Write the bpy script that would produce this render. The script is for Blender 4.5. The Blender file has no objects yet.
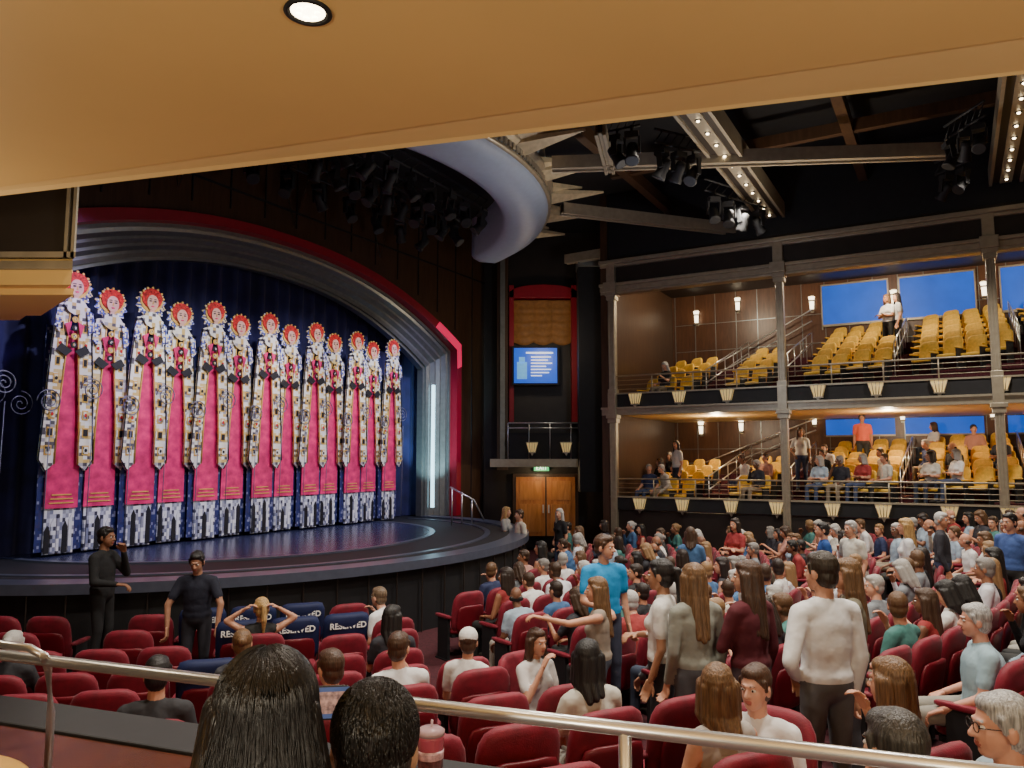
import bpy, math, random
import numpy as np
from math import sin, cos, pi, radians, atan2, sqrt
from mathutils import Vector, Matrix
random.seed(7); np.random.seed(7)
scene=bpy.context.scene
E=2.75; F=770.0; PT=math.atan(76/770)
# ---------------------------------------------------------------- survey helpers
def ray(u,v):
    xc=(u-512)/F; yc=(384-v)/F
    return Vector((xc, cos(PT)-yc*sin(PT), sin(PT)+yc*cos(PT)))
def at_y(u,v,y):
    d=ray(u,v); k=y/d.y; return Vector((d.x*k,y,E+d.z*k))
def at_z(u,v,z):
    d=ray(u,v); k=(z-E)/d.z; return Vector((d.x*k,d.y*k,z))
def proj(p):
    x,y,z=p[0],p[1],p[2]-E
    zc=y*cos(PT)+z*sin(PT); yc=-y*sin(PT)+z*cos(PT)
    if zc<0.1: return (9999,9999,zc)
    return (512+F*x/zc,384-F*yc/zc,zc)
SX,SY=-5.7,17.75
AX=Vector((cos(radians(60.2)),sin(radians(60.2)),0)); NX=Vector((AX.y,-AX.x,0))
def W(s,t,z=0): return Vector((SX,SY,z))+AX*s+NX*t
def st_of(x,y):
    d=Vector((x-SX,y-SY,0)); return d.dot(AX),d.dot(NX)
ST=Matrix(((AX.x,-NX.x,0,SX),(AX.y,-NX.y,0,SY),(0,0,1,0),(0,0,0,1)))   # local x=s, y=upstage
B0=W(7.03,5.74)
BF=Matrix(((NX.x,AX.x,0,B0.x),(NX.y,AX.y,0,B0.y),(0,0,1,0),(0,0,0,1)))  # local x=t', y=outwards
def fz(x,y):
    r=sqrt((x-SX)**2+(y-SY)**2); return max(-.06,0.115*(r-11.4))
def kfront(u,y=0):
    X=(u-512)/F; return ((B0.y+AX.y*y)*X-(B0.x+AX.x*y))/(NX.x-NX.y*X)
# ---------------------------------------------------------------- materials
def newmat(name):
    m=bpy.data.materials.new(name); m.use_nodes=True
    nt=m.node_tree; return m,nt,nt.nodes['Principled BSDF']
def mat(name,col,rough=.6,metal=0,var=.15,scale=8,bump=0,bscale=60,emit=0,ecol=None,sheen=0,spec=.5,coat=0):
    m,nt,b=newmat(name); N=nt.nodes; L=nt.links
    tc=N.new('ShaderNodeTexCoord'); nz=N.new('ShaderNodeTexNoise'); nz.inputs['Scale'].default_value=scale; nz.inputs['Detail'].default_value=4
    L.new(tc.outputs['Object'],nz.inputs['Vector'])
    r=N.new('ShaderNodeValToRGB'); e=r.color_ramp.elements
    e[0].position=.3;e[1].position=.7
    e[0].color=(*[c*(1-var) for c in col],1); e[1].color=(*[min(1,c*(1+var)) for c in col],1)
    L.new(nz.outputs['Fac'],r.inputs['Fac']); L.new(r.outputs['Color'],b.inputs['Base Color'])
    b.inputs['Roughness'].default_value=rough; b.inputs['Metallic'].default_value=metal
    b.inputs['Specular IOR Level'].default_value=spec
    b.inputs['Coat Weight'].default_value=coat
    b.inputs['Sheen Weight'].default_value=sheen
    if emit:
        b.inputs['Emission Color'].default_value=(*(ecol or col),1); b.inputs['Emission Strength'].default_value=emit
    if bump:
        n2=N.new('ShaderNodeTexNoise'); n2.inputs['Scale'].default_value=bscale; L.new(tc.outputs['Object'],n2.inputs['Vector'])
        bp=N.new('ShaderNodeBump'); bp.inputs['Strength'].default_value=bump; bp.inputs['Distance'].default_value=.02
        L.new(n2.outputs['Fac'],bp.inputs['Height']); L.new(bp.outputs['Normal'],b.inputs['Normal'])
    return m
def mosaic(name,cols,sx=.07,sz=.05):
    m,nt,b=newmat(name);N=nt.nodes;L=nt.links
    tc=N.new('ShaderNodeTexCoord'); vm=N.new('ShaderNodeVectorMath'); vm.operation='SNAP'
    vm.inputs[1].default_value=(sx,10,sz); L.new(tc.outputs['Object'],vm.inputs[0])
    wn=N.new('ShaderNodeTexWhiteNoise'); L.new(vm.outputs[0],wn.inputs['Vector'])
    r=N.new('ShaderNodeValToRGB'); r.color_ramp.interpolation='CONSTANT'
    el=r.color_ramp.elements; el[0].color=(*cols[0],1); el[0].position=0; el[1].position=1/len(cols); el[1].color=(*cols[1],1)
    for i in range(2,len(cols)):
        x=el.new(i/len(cols)); x.color=(*cols[i],1)
    L.new(wn.outputs['Value'],r.inputs['Fac']); L.new(r.outputs['Color'],b.inputs['Base Color'])
    b.inputs['Roughness'].default_value=.5
    return m
def woodmat(name,c1,c2,rough=.35,scale=3,sc=(1,1,.15)):
    m,nt,b=newmat(name);N=nt.nodes;L=nt.links
    tc=N.new('ShaderNodeTexCoord'); mp=N.new('ShaderNodeMapping'); mp.inputs['Scale'].default_value=sc
    nz=N.new('ShaderNodeTexNoise'); nz.inputs['Scale'].default_value=scale*4; nz.inputs['Detail'].default_value=6; nz.inputs['Distortion'].default_value=.6
    L.new(tc.outputs['Object'],mp.inputs[0]); L.new(mp.outputs[0],nz.inputs['Vector'])
    r=N.new('ShaderNodeValToRGB'); r.color_ramp.elements[0].position=.35;r.color_ramp.elements[1].position=.65
    r.color_ramp.elements[0].color=(*c1,1); r.color_ramp.elements[1].color=(*c2,1)
    L.new(nz.outputs['Fac'],r.inputs['Fac']); L.new(r.outputs['Color'],b.inputs['Base Color']); b.inputs['Roughness'].default_value=rough
    return m
def objcol(name,rough=.8,bump=.5):
    m,nt,b=newmat(name);N=nt.nodes;L=nt.links
    oi=N.new('ShaderNodeObjectInfo'); tc=N.new('ShaderNodeTexCoord'); nz=N.new('ShaderNodeTexNoise'); nz.inputs['Scale'].default_value=9
    L.new(tc.outputs['Object'],nz.inputs['Vector'])
    bp=N.new('ShaderNodeBump'); bp.inputs['Strength'].default_value=bump; bp.inputs['Distance'].default_value=.04
    L.new(nz.outputs['Fac'],bp.inputs['Height']); L.new(bp.outputs['Normal'],b.inputs['Normal'])
    L.new(oi.outputs['Color'],b.inputs['Base Color']); b.inputs['Roughness'].default_value=rough
    return m
def randramp(name,cols,rough=.6,bump=0,aniso=False,mul=1.0):
    m,nt,b=newmat(name);N=nt.nodes;L=nt.links
    oi=N.new('ShaderNodeObjectInfo'); r=N.new('ShaderNodeValToRGB'); r.color_ramp.interpolation='CONSTANT'
    mm=N.new('ShaderNodeMath'); mm.operation='MULTIPLY'; mm.inputs[1].default_value=mul
    fr=N.new('ShaderNodeMath'); fr.operation='FRACT'
    L.new(oi.outputs['Random'],mm.inputs[0]); L.new(mm.outputs[0],fr.inputs[0]); L.new(fr.outputs[0],r.inputs['Fac'])
    el=r.color_ramp.elements; el[0].color=(*cols[0],1); el[1].position=1/len(cols); el[1].color=(*cols[1],1)
    for i in range(2,len(cols)):
        x=el.new(i/len(cols)); x.color=(*cols[i],1)
    L.new(r.outputs['Color'],b.inputs['Base Color']); b.inputs['Roughness'].default_value=rough
    if bump:
        tc=N.new('ShaderNodeTexCoord'); mp=N.new('ShaderNodeMapping'); mp.inputs['Scale'].default_value=(60,60,6)
        nz=N.new('ShaderNodeTexNoise'); nz.inputs['Scale'].default_value=2
        L.new(tc.outputs['Object'],mp.inputs[0]); L.new(mp.outputs[0],nz.inputs['Vector'])
        bp=N.new('ShaderNodeBump'); bp.inputs['Strength'].default_value=bump; bp.inputs['Distance'].default_value=.01
        L.new(nz.outputs['Fac'],bp.inputs['Height']); L.new(bp.outputs['Normal'],b.inputs['Normal'])
    return m
def hairmat(name,c):
    m,nt,b=newmat(name);N=nt.nodes;L=nt.links
    tc=N.new('ShaderNodeTexCoord'); mp=N.new('ShaderNodeMapping'); mp.inputs['Scale'].default_value=(90,90,7)
    nz=N.new('ShaderNodeTexNoise'); nz.inputs['Scale'].default_value=1.5
    L.new(tc.outputs['Object'],mp.inputs[0]); L.new(mp.outputs[0],nz.inputs['Vector'])
    r=N.new('ShaderNodeValToRGB'); r.color_ramp.elements[0].position=.3;r.color_ramp.elements[1].position=.7
    r.color_ramp.elements[0].color=(*[x*.55 for x in c],1); r.color_ramp.elements[1].color=(*[min(1,x*1.6) for x in c],1)
    L.new(nz.outputs['Fac'],r.inputs['Fac']); L.new(r.outputs['Color'],b.inputs['Base Color'])
    bp=N.new('ShaderNodeBump'); bp.inputs['Strength'].default_value=.6; bp.inputs['Distance'].default_value=.01
    L.new(nz.outputs['Fac'],bp.inputs['Height']); L.new(bp.outputs['Normal'],b.inputs['Normal'])
    b.inputs['Roughness'].default_value=.42
    return m
cream=mat('cream_painted_soffit',(.88,.58,.215),.55,var=.03,scale=1.5)
creamlip=mat('cream_painted_lip',(.94,.66,.28),.5,var=.03,scale=1.5)
silver=mat('brushed_champagne_metal',(.40,.35,.26),.42,.5,var=.1)
silver2=mat('silver_moulding',(.25,.26,.25),.35,.6,var=.1)
steel=mat('stainless_rail',(.70,.70,.70),.3,.85,var=.03)
black=mat('black_paint',(.010,.010,.012),.65,var=.2)
dark=mat('dark_panel',(.022,.015,.012),.5,var=.2,scale=3)
woodd=woodmat('dark_mahogany_panel',(.060,.030,.016),(.085,.045,.024))
woodm=woodmat('mahogany_panel',(.085,.034,.016),(.125,.054,.026))
woodo=woodmat('orange_cherry_door',(.45,.16,.04),(.6,.25,.07),sc=(1,1,.2))  # orange-brown is the doors' own wood colour
velvet=mat('burgundy_velvet',(.20,.004,.020),.62,var=.22,scale=14,bump=.15,bscale=120,sheen=.08)
goldv=mat('gold_velvet',(.80,.48,.05),.7,var=.15,scale=14,bump=.15,bscale=120,sheen=.1)
tanv=mat('tan_seat_panel',(.55,.26,.05),.6,var=.15)
carpet=mat('burgundy_carpet',(.06,.008,.014),.95,var=.4,scale=25,bump=.2)
redp=mat('crimson_painted_trim',(.33,.004,.022),.45,var=.08)
redglow=mat('crimson_trim_painted_glow',(.9,.02,.10),.5,emit=.6,ecol=(1,.02,.12))  # copy of the crimson trim with a pink glow put into its colour
lampm=mat('frosted_lamp_glass',(1,.9,.7),.4,emit=5,ecol=(1,.82,.55))
lampc=mat('lantern_alabaster',(.85,.62,.25),.5,emit=.35,ecol=(1,.72,.28))
bulbm=mat('warm_bulb',(1,.85,.6),.4,emit=14,ecol=(1,.80,.5))
bluewin=mat('blue_backlit_panel',(.01,.06,.35),.5,emit=.8,ecol=(.004,.10,.62),var=.5,scale=.8)
stagef=mat('stage_floor_blue_gloss',(.03,.035,.08),.25,var=.15)
stager=mat('apron_ring_grey',(.08,.09,.13),.3,var=.1)
# ---------------------------------------------------------------- mesh builder
class MB:
    def __init__(s): s.v=[];s.f=[];s.m=[];s.sm=[]
    def add(s,vs,fs,m=0,M=None,sm=False):
        o=len(s.v)
        if M is not None: s.v+=[tuple(M@Vector(p)) for p in vs]
        else: s.v+=[tuple(p) for p in vs]
        for f in fs: s.f.append([o+i for i in f]); s.m.append(m); s.sm.append(sm)
    def box(s,x0,x1,y0,y1,z0,z1,m=0,M=None):
        s.add([(x0,y0,z0),(x1,y0,z0),(x1,y1,z0),(x0,y1,z0),(x0,y0,z1),(x1,y0,z1),(x1,y1,z1),(x0,y1,z1)],
              [(0,3,2,1),(4,5,6,7),(0,1,5,4),(1,2,6,5),(2,3,7,6),(3,0,4,7)],m,M)
    def tube(s,pts,r,m=0,n=10,M=None,closed=False,radii=None):
        P=[Vector(p) for p in pts]; k=len(P); vs=[];fs=[]
        for i,p in enumerate(P):
            if closed: t=P[(i+1)%k]-P[i-1]
            else: t=P[min(i+1,k-1)]-P[max(i-1,0)]
            t.normalize(); h=Vector((0,0,1)) if abs(t.z)<.9 else Vector((1,0,0))
            a=t.cross(h).normalized(); b=a.cross(t)
            rr=radii[i] if radii else r
            for j in range(n):
                q=2*pi*j/n; vs.append(p+(a*cos(q)+b*sin(q))*rr)
        for i in range(k if closed else k-1):
            for j in range(n):
                i2=(i+1)%k; fs.append((i*n+j,i2*n+j,i2*n+(j+1)%n,i*n+(j+1)%n))
        if not closed:
            fs.append(tuple(range(n))); fs.append(tuple((k-1)*n+j for j in reversed(range(n))))
        s.add(vs,fs,m,M,True)
    def lathe(s,prof,m=0,n=20,M=None,sm=True):
        vs=[];fs=[]
        for (r,z) in prof:
            for j in range(n):
                q=2*pi*j/n; vs.append((r*cos(q),r*sin(q),z))
        for i in range(len(prof)-1):
            for j in range(n): fs.append((i*n+j,i*n+(j+1)%n,(i+1)*n+(j+1)%n,(i+1)*n+j))
        fs.append(tuple(reversed(range(n)))); fs.append(tuple((len(prof)-1)*n+j for j in range(n)))
        s.add(vs,fs,m,M,sm)
    def ell(s,c,r,m=0,M=None,n=12):
        vs=[];fs=[];k=n//2+1
        for i in range(k+1):
            th=pi*i/k
            for j in range(n):
                q=2*pi*j/n; vs.append((c[0]+r[0]*sin(th)*cos(q),c[1]+r[1]*sin(th)*sin(q),c[2]-r[2]*cos(th)))
        for i in range(k):
            for j in range(n): fs.append((i*n+j,i*n+(j+1)%n,(i+1)*n+(j+1)%n,(i+1)*n+j))
        s.add(vs,fs,m,M,True)
    def prism(s,poly,h0,h1,m=0,M=None,axis='z'):
        n=len(poly)
        def P(a,b,h): return (a,b,h) if axis=='z' else (a,h,b)
        vs=[P(a,b,h0) for a,b in poly]+[P(a,b,h1) for a,b in poly]
        fs=[tuple(reversed(range(n))),tuple(range(n,2*n))]+[(i,(i+1)%n,n+(i+1)%n,n+i) for i in range(n)]
        s.add(vs,fs,m,M)
    def pillow(s,hw,hh,th,m=0,M=None,e=4,n=28,wrap=0):
        lv=[(.02,1),(.6,1),(.85,.93),(.96,.7),(1,.3),(1,-.3),(.96,-.7),(.85,-.93),(.6,-1),(.02,-1)]
        vs=[];fs=[]
        for sc,d in lv:
            for j in range(n):
                q=2*pi*j/n; c,si=cos(q),sin(q)
                k=(abs(c)**e+abs(si)**e)**(-1/e)
                x=hw*sc*c*k; z=hh*sc*si*k
                vs.append((x,d*th+wrap*x*x,z))
        for i in range(len(lv)-1):
            for j in range(n): fs.append((i*n+j,i*n+(j+1)%n,(i+1)*n+(j+1)%n,(i+1)*n+j))
        fs.append(tuple(reversed(range(n)))); fs.append(tuple((len(lv)-1)*n+j for j in range(n)))
        s.add(vs,fs,m,M,True)
    def mesh(s,name,mats):
        me=bpy.data.meshes.new(name); me.from_pydata(s.v,[],s.f)
        for x in mats: me.materials.append(x)
        me.polygons.foreach_set('material_index',s.m); me.polygons.foreach_set('use_smooth',s.sm); me.update()
        return me
    def obj(s,name,mats,M=None,parent=None,bevel=0):
        o=bpy.data.objects.new(name,s.mesh(name,mats)); scene.collection.objects.link(o)
        if M is not None: o.matrix_world=M
        if parent: o.parent=parent
        if bevel:
            b=o.modifiers.new('bevel','BEVEL'); b.width=bevel; b.segments=2; b.limit_method='ANGLE'
        return o
def empty(name):
    o=bpy.data.objects.new(name,None); scene.collection.objects.link(o); return o
def T(x,y,z): return Matrix.Translation((x,y,z))
def RZ(a): return Matrix.Rotation(a,4,'Z')
def RX(a): return Matrix.Rotation(a,4,'X')
def RY(a): return Matrix.Rotation(a,4,'Y')
R=lambda z:E+z      # height relative to the viewer's eye level
# ---------------------------------------------------------------- shell
mb=MB()
NR=26;NT=60
vs=[];fs=[]
for i in range(NR):
    r=5+i*1.0
    for j in range(NT+1):
        th=radians(-95+190*j/NT); p=W(r*sin(th),r*cos(th)); vs.append((p.x,p.y,fz(p.x,p.y)))
for i in range(NR-1):
    for j in range(NT): fs.append((i*(NT+1)+j,(i+1)*(NT+1)+j,(i+1)*(NT+1)+j+1,i*(NT+1)+j+1))
mb.add(vs,fs,0,None,True); mb.obj('floor',[carpet])
mb=MB(); mb.box(-19,13.5,-24,3,R(7.4),R(7.6)); mb.obj('ceiling',[black],ST)
mb=MB(); mb.box(-19.2,-19,-24,3,-.4,R(7.4)); mb.obj('wall_left',[woodd],ST)
mb=MB(); mb.box(-19,13.5,-24.2,-24,-.4,R(7.4)); mb.obj('wall_back',[woodd],ST)
mb=MB(); mb.box(-19,13.5,2.2,2.4,-.4,R(7.4)); mb.obj('wall_upstage',[black],ST)
# ---------------------------------------------------------------- proscenium
HW=6.0
def arch(off,dz=None):
    dz=off*.8 if dz is None else dz
    pts=[(-(HW+off),1.1),(-(HW+off),R(2.45)+dz*.5)]
    n=48
    for i in range(n+1):
        x=-1+2*i/n
        z=R(2.72)+1.62*(1-abs(x)**2.2)+dz
        pts.append((x*(HW+off*.97),z))
    pts+=[((HW+off),R(2.45)+dz*.5),((HW+off),1.1)]
    return pts
def band(mb,o0,t0,o1,t1,m):
    a=arch(o0);b=arch(o1);n=len(a)
    vs=[(p[0],-t0,p[1]) for p in a]+[(p[0],-t1,p[1]) for p in b]
    mb.add(vs,[(i,i+1,n+i+1,n+i) for i in range(n-1)],m,None,False)
mb=MB()
prof=[(0,-.15),(0,.05),(.08,.05),(.08,.12),(.16,.16),(.22,.16),(.3,.27),(.36,.27),(.44,.36),(.50,.36),(.58,.48),(.66,.50),(.66,.55),(.74,.55)]
for i in range(len(prof)-1): band(mb,prof[i][0],prof[i][1],prof[i+1][0],prof[i+1][1],0)
# emissive strips added on the jambs to make them glow pale cyan
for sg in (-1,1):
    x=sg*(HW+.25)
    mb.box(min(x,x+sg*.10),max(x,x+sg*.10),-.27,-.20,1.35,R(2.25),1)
mb.obj('proscenium_arch',[silver2,mat('jamb_added_glow',(.7,.9,1),.4,emit=3.0,ecol=(.45,.82,1))],ST)
mb=MB(); band(mb,.74,.55,.76,.78,0); band(mb,.76,.78,1.0,.78,0); band(mb,1.0,.78,1.02,.5,0)
mb.obj('trim_1',[redp],ST)
mb=MB()
a=arch(1.0); top=R(7.4)
vs=[];fs=[]
for p in a: vs+= [(p[0],-.62,p[1]),(p[0],-.62,top)]
for i in range(1,len(a)-2): fs.append((2*i,2*i+2,2*i+3,2*i+1))
mb.add(vs,fs,0)
mb.box(-19,-7.0,-.62,-.4,-.3,top,0); mb.box(7.0,9.3,-.62,-.4,-.3,top,0)
for i in range(-9,10):
    s=i*.95+.2
    zb=R(4.2)+1.2-1.45*min(1,(abs(s)/6.9)**2.2) if abs(s)<6.9 else 0.3
    if abs(s)<9.2: mb.box(s-.012,s+.012,-.645,-.62,zb,top,1)
mb.box(-9,9.2,-.65,-.62,R(5.75),R(5.79),1)
for s in (-3.0,0.1,3.2):
    mb.tube([(s-.45,-.66,R(6.8)),(s,-.66,R(5.4)),(s+.45,-.66,R(6.8))],.012,2,6)
mb.obj('wall_proscenium',[woodd,black,silver2],ST)
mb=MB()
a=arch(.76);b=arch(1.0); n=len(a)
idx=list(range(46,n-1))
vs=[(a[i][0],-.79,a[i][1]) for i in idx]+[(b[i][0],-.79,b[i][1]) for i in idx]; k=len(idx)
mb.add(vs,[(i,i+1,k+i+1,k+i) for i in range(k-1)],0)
mb.obj('trim_2',[redglow],ST)  # overlay at the right arch corner, glow painted in by emission
# ---------------------------------------------------------------- stage
def ell_pts(sc,n=64,a0=0,a1=pi,a=6.9,b=6.1,c=-.7): return [(c+a*sc*cos(a0+(a1-a0)*i/n), -b*sc*sin(a0+(a1-a0)*i/n)) for i in range(n+1)]
mb=MB()
out=ell_pts(1.0)
mb.prism([(p[0],p[1]) for p in out]+[(-7.6,2.2),(6.2,2.2)],-.3,1.08,0)
mb.obj('stage_platform',[black],ST)
def ringslab(name,s0,s1,z0,z1,m,a0=0.02,a1=pi-.02):
    A=ell_pts(s1,64,a0,a1);Bq=ell_pts(s0,64,a0,a1); mb=MB()
    n=len(A); vs=[(*p,z0) for p in A]+[(*p,z0) for p in Bq]+[(*p,z1) for p in A]+[(*p,z1) for p in Bq]
    fs=[]
    for i in range(n-1):
        fs+=[(2*n+i,3*n+i,3*n+i+1,2*n+i+1),(i,i+1,2*n+i+1,2*n+i),(n+i,3*n+i,3*n+i+1,n+i+1)]
    mb.add(vs,fs); return mb.obj(name,[m],ST)
ringslab('stage_apron_lip',.95,1.02,.98,1.12,stager)
ringslab('stage_apron_track',.86,.88,1.08,1.10,stager)
ringslab('orchestra_pit_rim',.66,.68,1.08,1.11,stager)
mb=MB(); mb.prism(ell_pts(.66,48)+[(-5.9,2.1),(5.9,2.1)],1.08,1.10,0); mb.obj('stage_deck',[stagef],ST)
mb=MB()
for i in range(40):
    q=.05+(pi-.1)*i/39; x=-.7+6.95*cos(q);y=-6.15*sin(q)
    mb.box(-.008,.008,-.015,.015,-.1,.95,0,T(x,y,0)@RZ(q))
mb.obj('stage_front_battens',[dark],ST)
def curtain(name,s0,s1,t,z0,z1,m,amp=.07,wl=.42):
    n=int((s1-s0)/wl*10); vs=[];fs=[]
    for i in range(n+1):
        s=s0+(s1-s0)*i/n; y=-t+amp*sin(2*pi*s/wl)+amp*.4*sin(2*pi*s/(wl*2.7)+1)
        vs+=[(s,y,z0),(s,y*1.0,z1)]
    for i in range(n): fs.append((2*i,2*i+2,2*i+3,2*i+1))
    mb=MB(); mb.add(vs,fs,0,None,True); return mb.obj(name,[m],ST)
curtm=mat('midnight_blue_drape',(.016,.016,.09),.8,var=.35,scale=2.5,sheen=.1)
curtain('stage_curtain',-8,8,-.6,1.1,R(5.2),curtm)
mosg=mosaic('gilded_mosaic',[(.92,.88,.72),(.75,.52,.16),(.95,.94,.88),(.10,.09,.10),(.93,.9,.8),(.80,.62,.25),(.92,.90,.78),(.42,.40,.42),(.95,.92,.8),(.9,.86,.7)],.07,.06)
mosw=mosaic('silver_mosaic',[(.75,.76,.8),(.2,.22,.32),(.85,.85,.87),(.04,.04,.07),(.5,.52,.62),(.8,.8,.82),(.3,.31,.38)],.05,.07)
mosn=mosaic('navy_lattice_mosaic',[(.02,.025,.12),(.02,.03,.16),(.25,.27,.42),(.015,.02,.1),(.02,.03,.15),(.02,.03,.14),(.03,.03,.12)],.035,.05)
pink=mat('magenta_silk',(.80,.015,.15),.55,var=.35,scale=6,sheen=.2)
facem=mat('painted_face',(.85,.48,.36),.6,var=.1); hairr=mat('painted_red_hair',(.62,.015,.012),.6,var=.6,scale=30)
blk=mat('painted_black',(.01,.01,.015),.5); gold=mat('gold_leaf',(.8,.50,.12),.4,.3,var=.2); halo=mosaic('blue_white_halo',[(.1,.15,.6),(.85,.88,.95),(.05,.05,.2),(.8,.65,.3)],.03,.03)
fig_parent=empty('stage_show_curtain_figures')
def disc(mb,x,z,rx,rz,y,m,n=18,th=.02):
    mb.prism([(x+rx*cos(2*pi*i/n),z+rz*sin(2*pi*i/n)) for i in range(n)],y,y+th,m,None,'y')
def rect(mb,x0,x1,z0,z1,y,m,th=.015): mb.prism([(x0,z0),(x1,z0),(x1,z1),(x0,z1)],y,y+th,m,None,'y')
NF=13; S0_,S1_=-4.75,4.2
for i in range(NF):
    s=S0_+(S1_-S0_)*i/(NF-1); zt=R(3.33)-(0.15 if i%2 else 0)
    z0=1.14; yb=-.15-(.10 if i%2==0 else 0)
    mb=MB()
    rect(mb,-.36,.36,z0+.05,z0+3.95,yb+.03,9)
    mb.prism([(-.24,z0),(.24,z0),(.24,z0+.9),(.22,z0+1.0),(-.22,z0+1.0),(-.24,z0+.9)],yb,yb+.02,1,None,'y')
    for q in range(5):
        x=-.19+q*.095; hh=.40+.30*((q*7+i*3)%5)/5
        mb.prism([(x-.04,z0+.02),(x+.04,z0+.02),(x+.04,z0+hh),(x,z0+hh+.09),(x-.04,z0+hh)],yb-.02,yb,3 if (q+i)%3==0 else 1,None,'y')
    mb.prism([(-.27,z0+.78),(.27,z0+.78),(.26,z0+1.8),(.17,z0+3.9),(-.17,z0+3.9),(-.26,z0+1.8)],yb-.03,yb-.005,2,None,'y')
    for q in range(3): rect(mb,-.2+q*.02,.2-q*.02,z0+.86+q*.07,z0+.88+q*.07,yb-.04,7)
    top=zt-z0
    for sg in (-1,1):
        fl=[(sg*.06,top-.52),(sg*.27,top-.62),(sg*.34,top-1.5),(sg*.44,1.62),(sg*.33,1.42),(sg*.19,1.54),(sg*.17,2.4),(sg*.10,top-1.4)]
        fl=[(x,z0+z) for x,z in fl]
        if sg<0: fl=fl[::-1]
        mb.prism(fl,yb-.10,yb-.07,0,None,'y')
        for q in range(8):
            zc=z0+1.78+q*.31; xc=sg*(.305-.016*q); w_=.055-.003*q
            rect(mb,xc-w_,xc+w_,zc-.085,zc+.085,yb-.112,7); rect(mb,xc-w_+.016,xc+w_-.016,zc-.06,zc+.06,yb-.122,3 if q%2 else 0)
            if q%2==0: disc(mb,xc,zc,.022,.032,yb-.132,5 if q%4 else 3,10,.012)
        mb.tube([(sg*.19,yb-.11,z0+1.54),(sg*.17,yb-.11,z0+2.4),(sg*.10,yb-.11,zt-1.4),(sg*.06,yb-.11,zt-.52)],.014,7,5)
        mb.tube([(sg*.33,yb-.11,z0+1.43),(sg*.44,yb-.11,z0+1.62),(sg*.34,yb-.11,zt-1.5),(sg*.27,yb-.11,zt-.62)],.012,3,5)
        mb.prism([(sg*.02,zt-1.42),(sg*.2,zt-1.30),(sg*.28,zt-1.42),(sg*.12,zt-1.52)][::sg],yb-.15,yb-.135,6,None,'y')
        mb.prism([(sg*.05,zt-.9),(sg*.16,zt-.95),(sg*.1,zt-1.18)][::sg],yb-.15,yb-.135,2,None,'y')
        mb.prism([(sg*.19,zt-.66),(sg*.30,zt-.70),(sg*.33,zt-1.0),(sg*.24,zt-1.12)][::sg],yb-.15,yb-.135,8,None,'y')
    n=14
    hp=[]
    for j in range(2*n):
        q=2*pi*j/(2*n); rr=.31 if j%2 else .25; hp.append((rr*cos(q),zt-.31+rr*1.05*sin(q)))
    mb.prism(hp,yb-.10,yb-.08,8,None,'y')
    disc(mb,0,zt-.24,.225,.235,yb-.115,7,22)
    disc(mb,0,zt-.21,.20,.20,yb-.13,5,20)
    for q in range(7):
        an=radians(10+160*q/6); disc(mb,.17*cos(an),zt-.21+.16*sin(an),.055,.05,yb-.135,5,10)
        disc(mb,.225*cos(an),zt-.22+.225*sin(an),.022,.022,yb-.14,7,8)
    disc(mb,0,zt-.29,.11,.15,yb-.155,4,20)
    for sg in (-1,1):
        disc(mb,sg*.047,zt-.265,.026,.013,yb-.165,6,10,.012); disc(mb,sg*.047,zt-.225,.032,.007,yb-.165,6,8,.012)
    mb.prism([(-.014,zt-.32),(.014,zt-.32),(0,zt-.26)],yb-.165,yb-.15,7,None,'y')
    disc(mb,0,zt-.365,.032,.014,yb-.165,2,10,.012)
    mb.prism([(-.045,zt-.41),(.045,zt-.41),(.04,zt-.5),(-.04,zt-.5)],yb-.145,yb-.13,4,None,'y')
    mb.prism([(-.2,zt-.62),(-.14,zt-.52),(0,zt-.47),(.14,zt-.52),(.2,zt-.62),(.1,zt-.74),(0,zt-.78),(-.1,zt-.74)][::-1],yb-.15,yb-.13,0,None,'y')
    for q in range(4): disc(mb,0,zt-.86-q*.15,.05,.055,yb-.15,7 if q%2==0 else 6,14); disc(mb,0,zt-.86-q*.15,.022,.025,yb-.16,0,10)
    o=mb.obj('costume_figure',[mosg,mosw,pink,blk,facem,hairr,blk,gold,halo,mosn],None,None)
    o.matrix_world=ST@T(s,0,0)@Matrix.Diagonal((1.08,1,1,1)); o.parent=fig_parent
mb=MB()
for i in range(-1,14):
    s=S0_+(S1_-S0_)*(i-.5)/(NF-1); zc=R(1.0)+.25*(i%2)
    pts=[]
    for q in range(46):
        a=q/45*5*pi; r=.02+.0125*a*1.0; pts.append((s+r*cos(a),-.42,zc+r*sin(a)))
    mb.tube(pts,.011,0,5); mb.tube([(s,-.42,R(-1.5)),(s+.03,-.42,zc-.3)],.008,0,5)
for (s,z) in ((-5.4,R(.95)),(-5.85,R(1.1)),(-6.1,R(.8))):
    pts=[]
    for q in range(40):
        a=q/39*4.5*pi; r=.02+.014*a; pts.append((s+r*cos(a),-.05,z+r*sin(a)))
    mb.tube(pts,.007,0,5)
mb.obj('curtain_scrollwork',[mat('scroll_silver',(.20,.20,.27),.5,.3)],ST,fig_parent)
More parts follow.
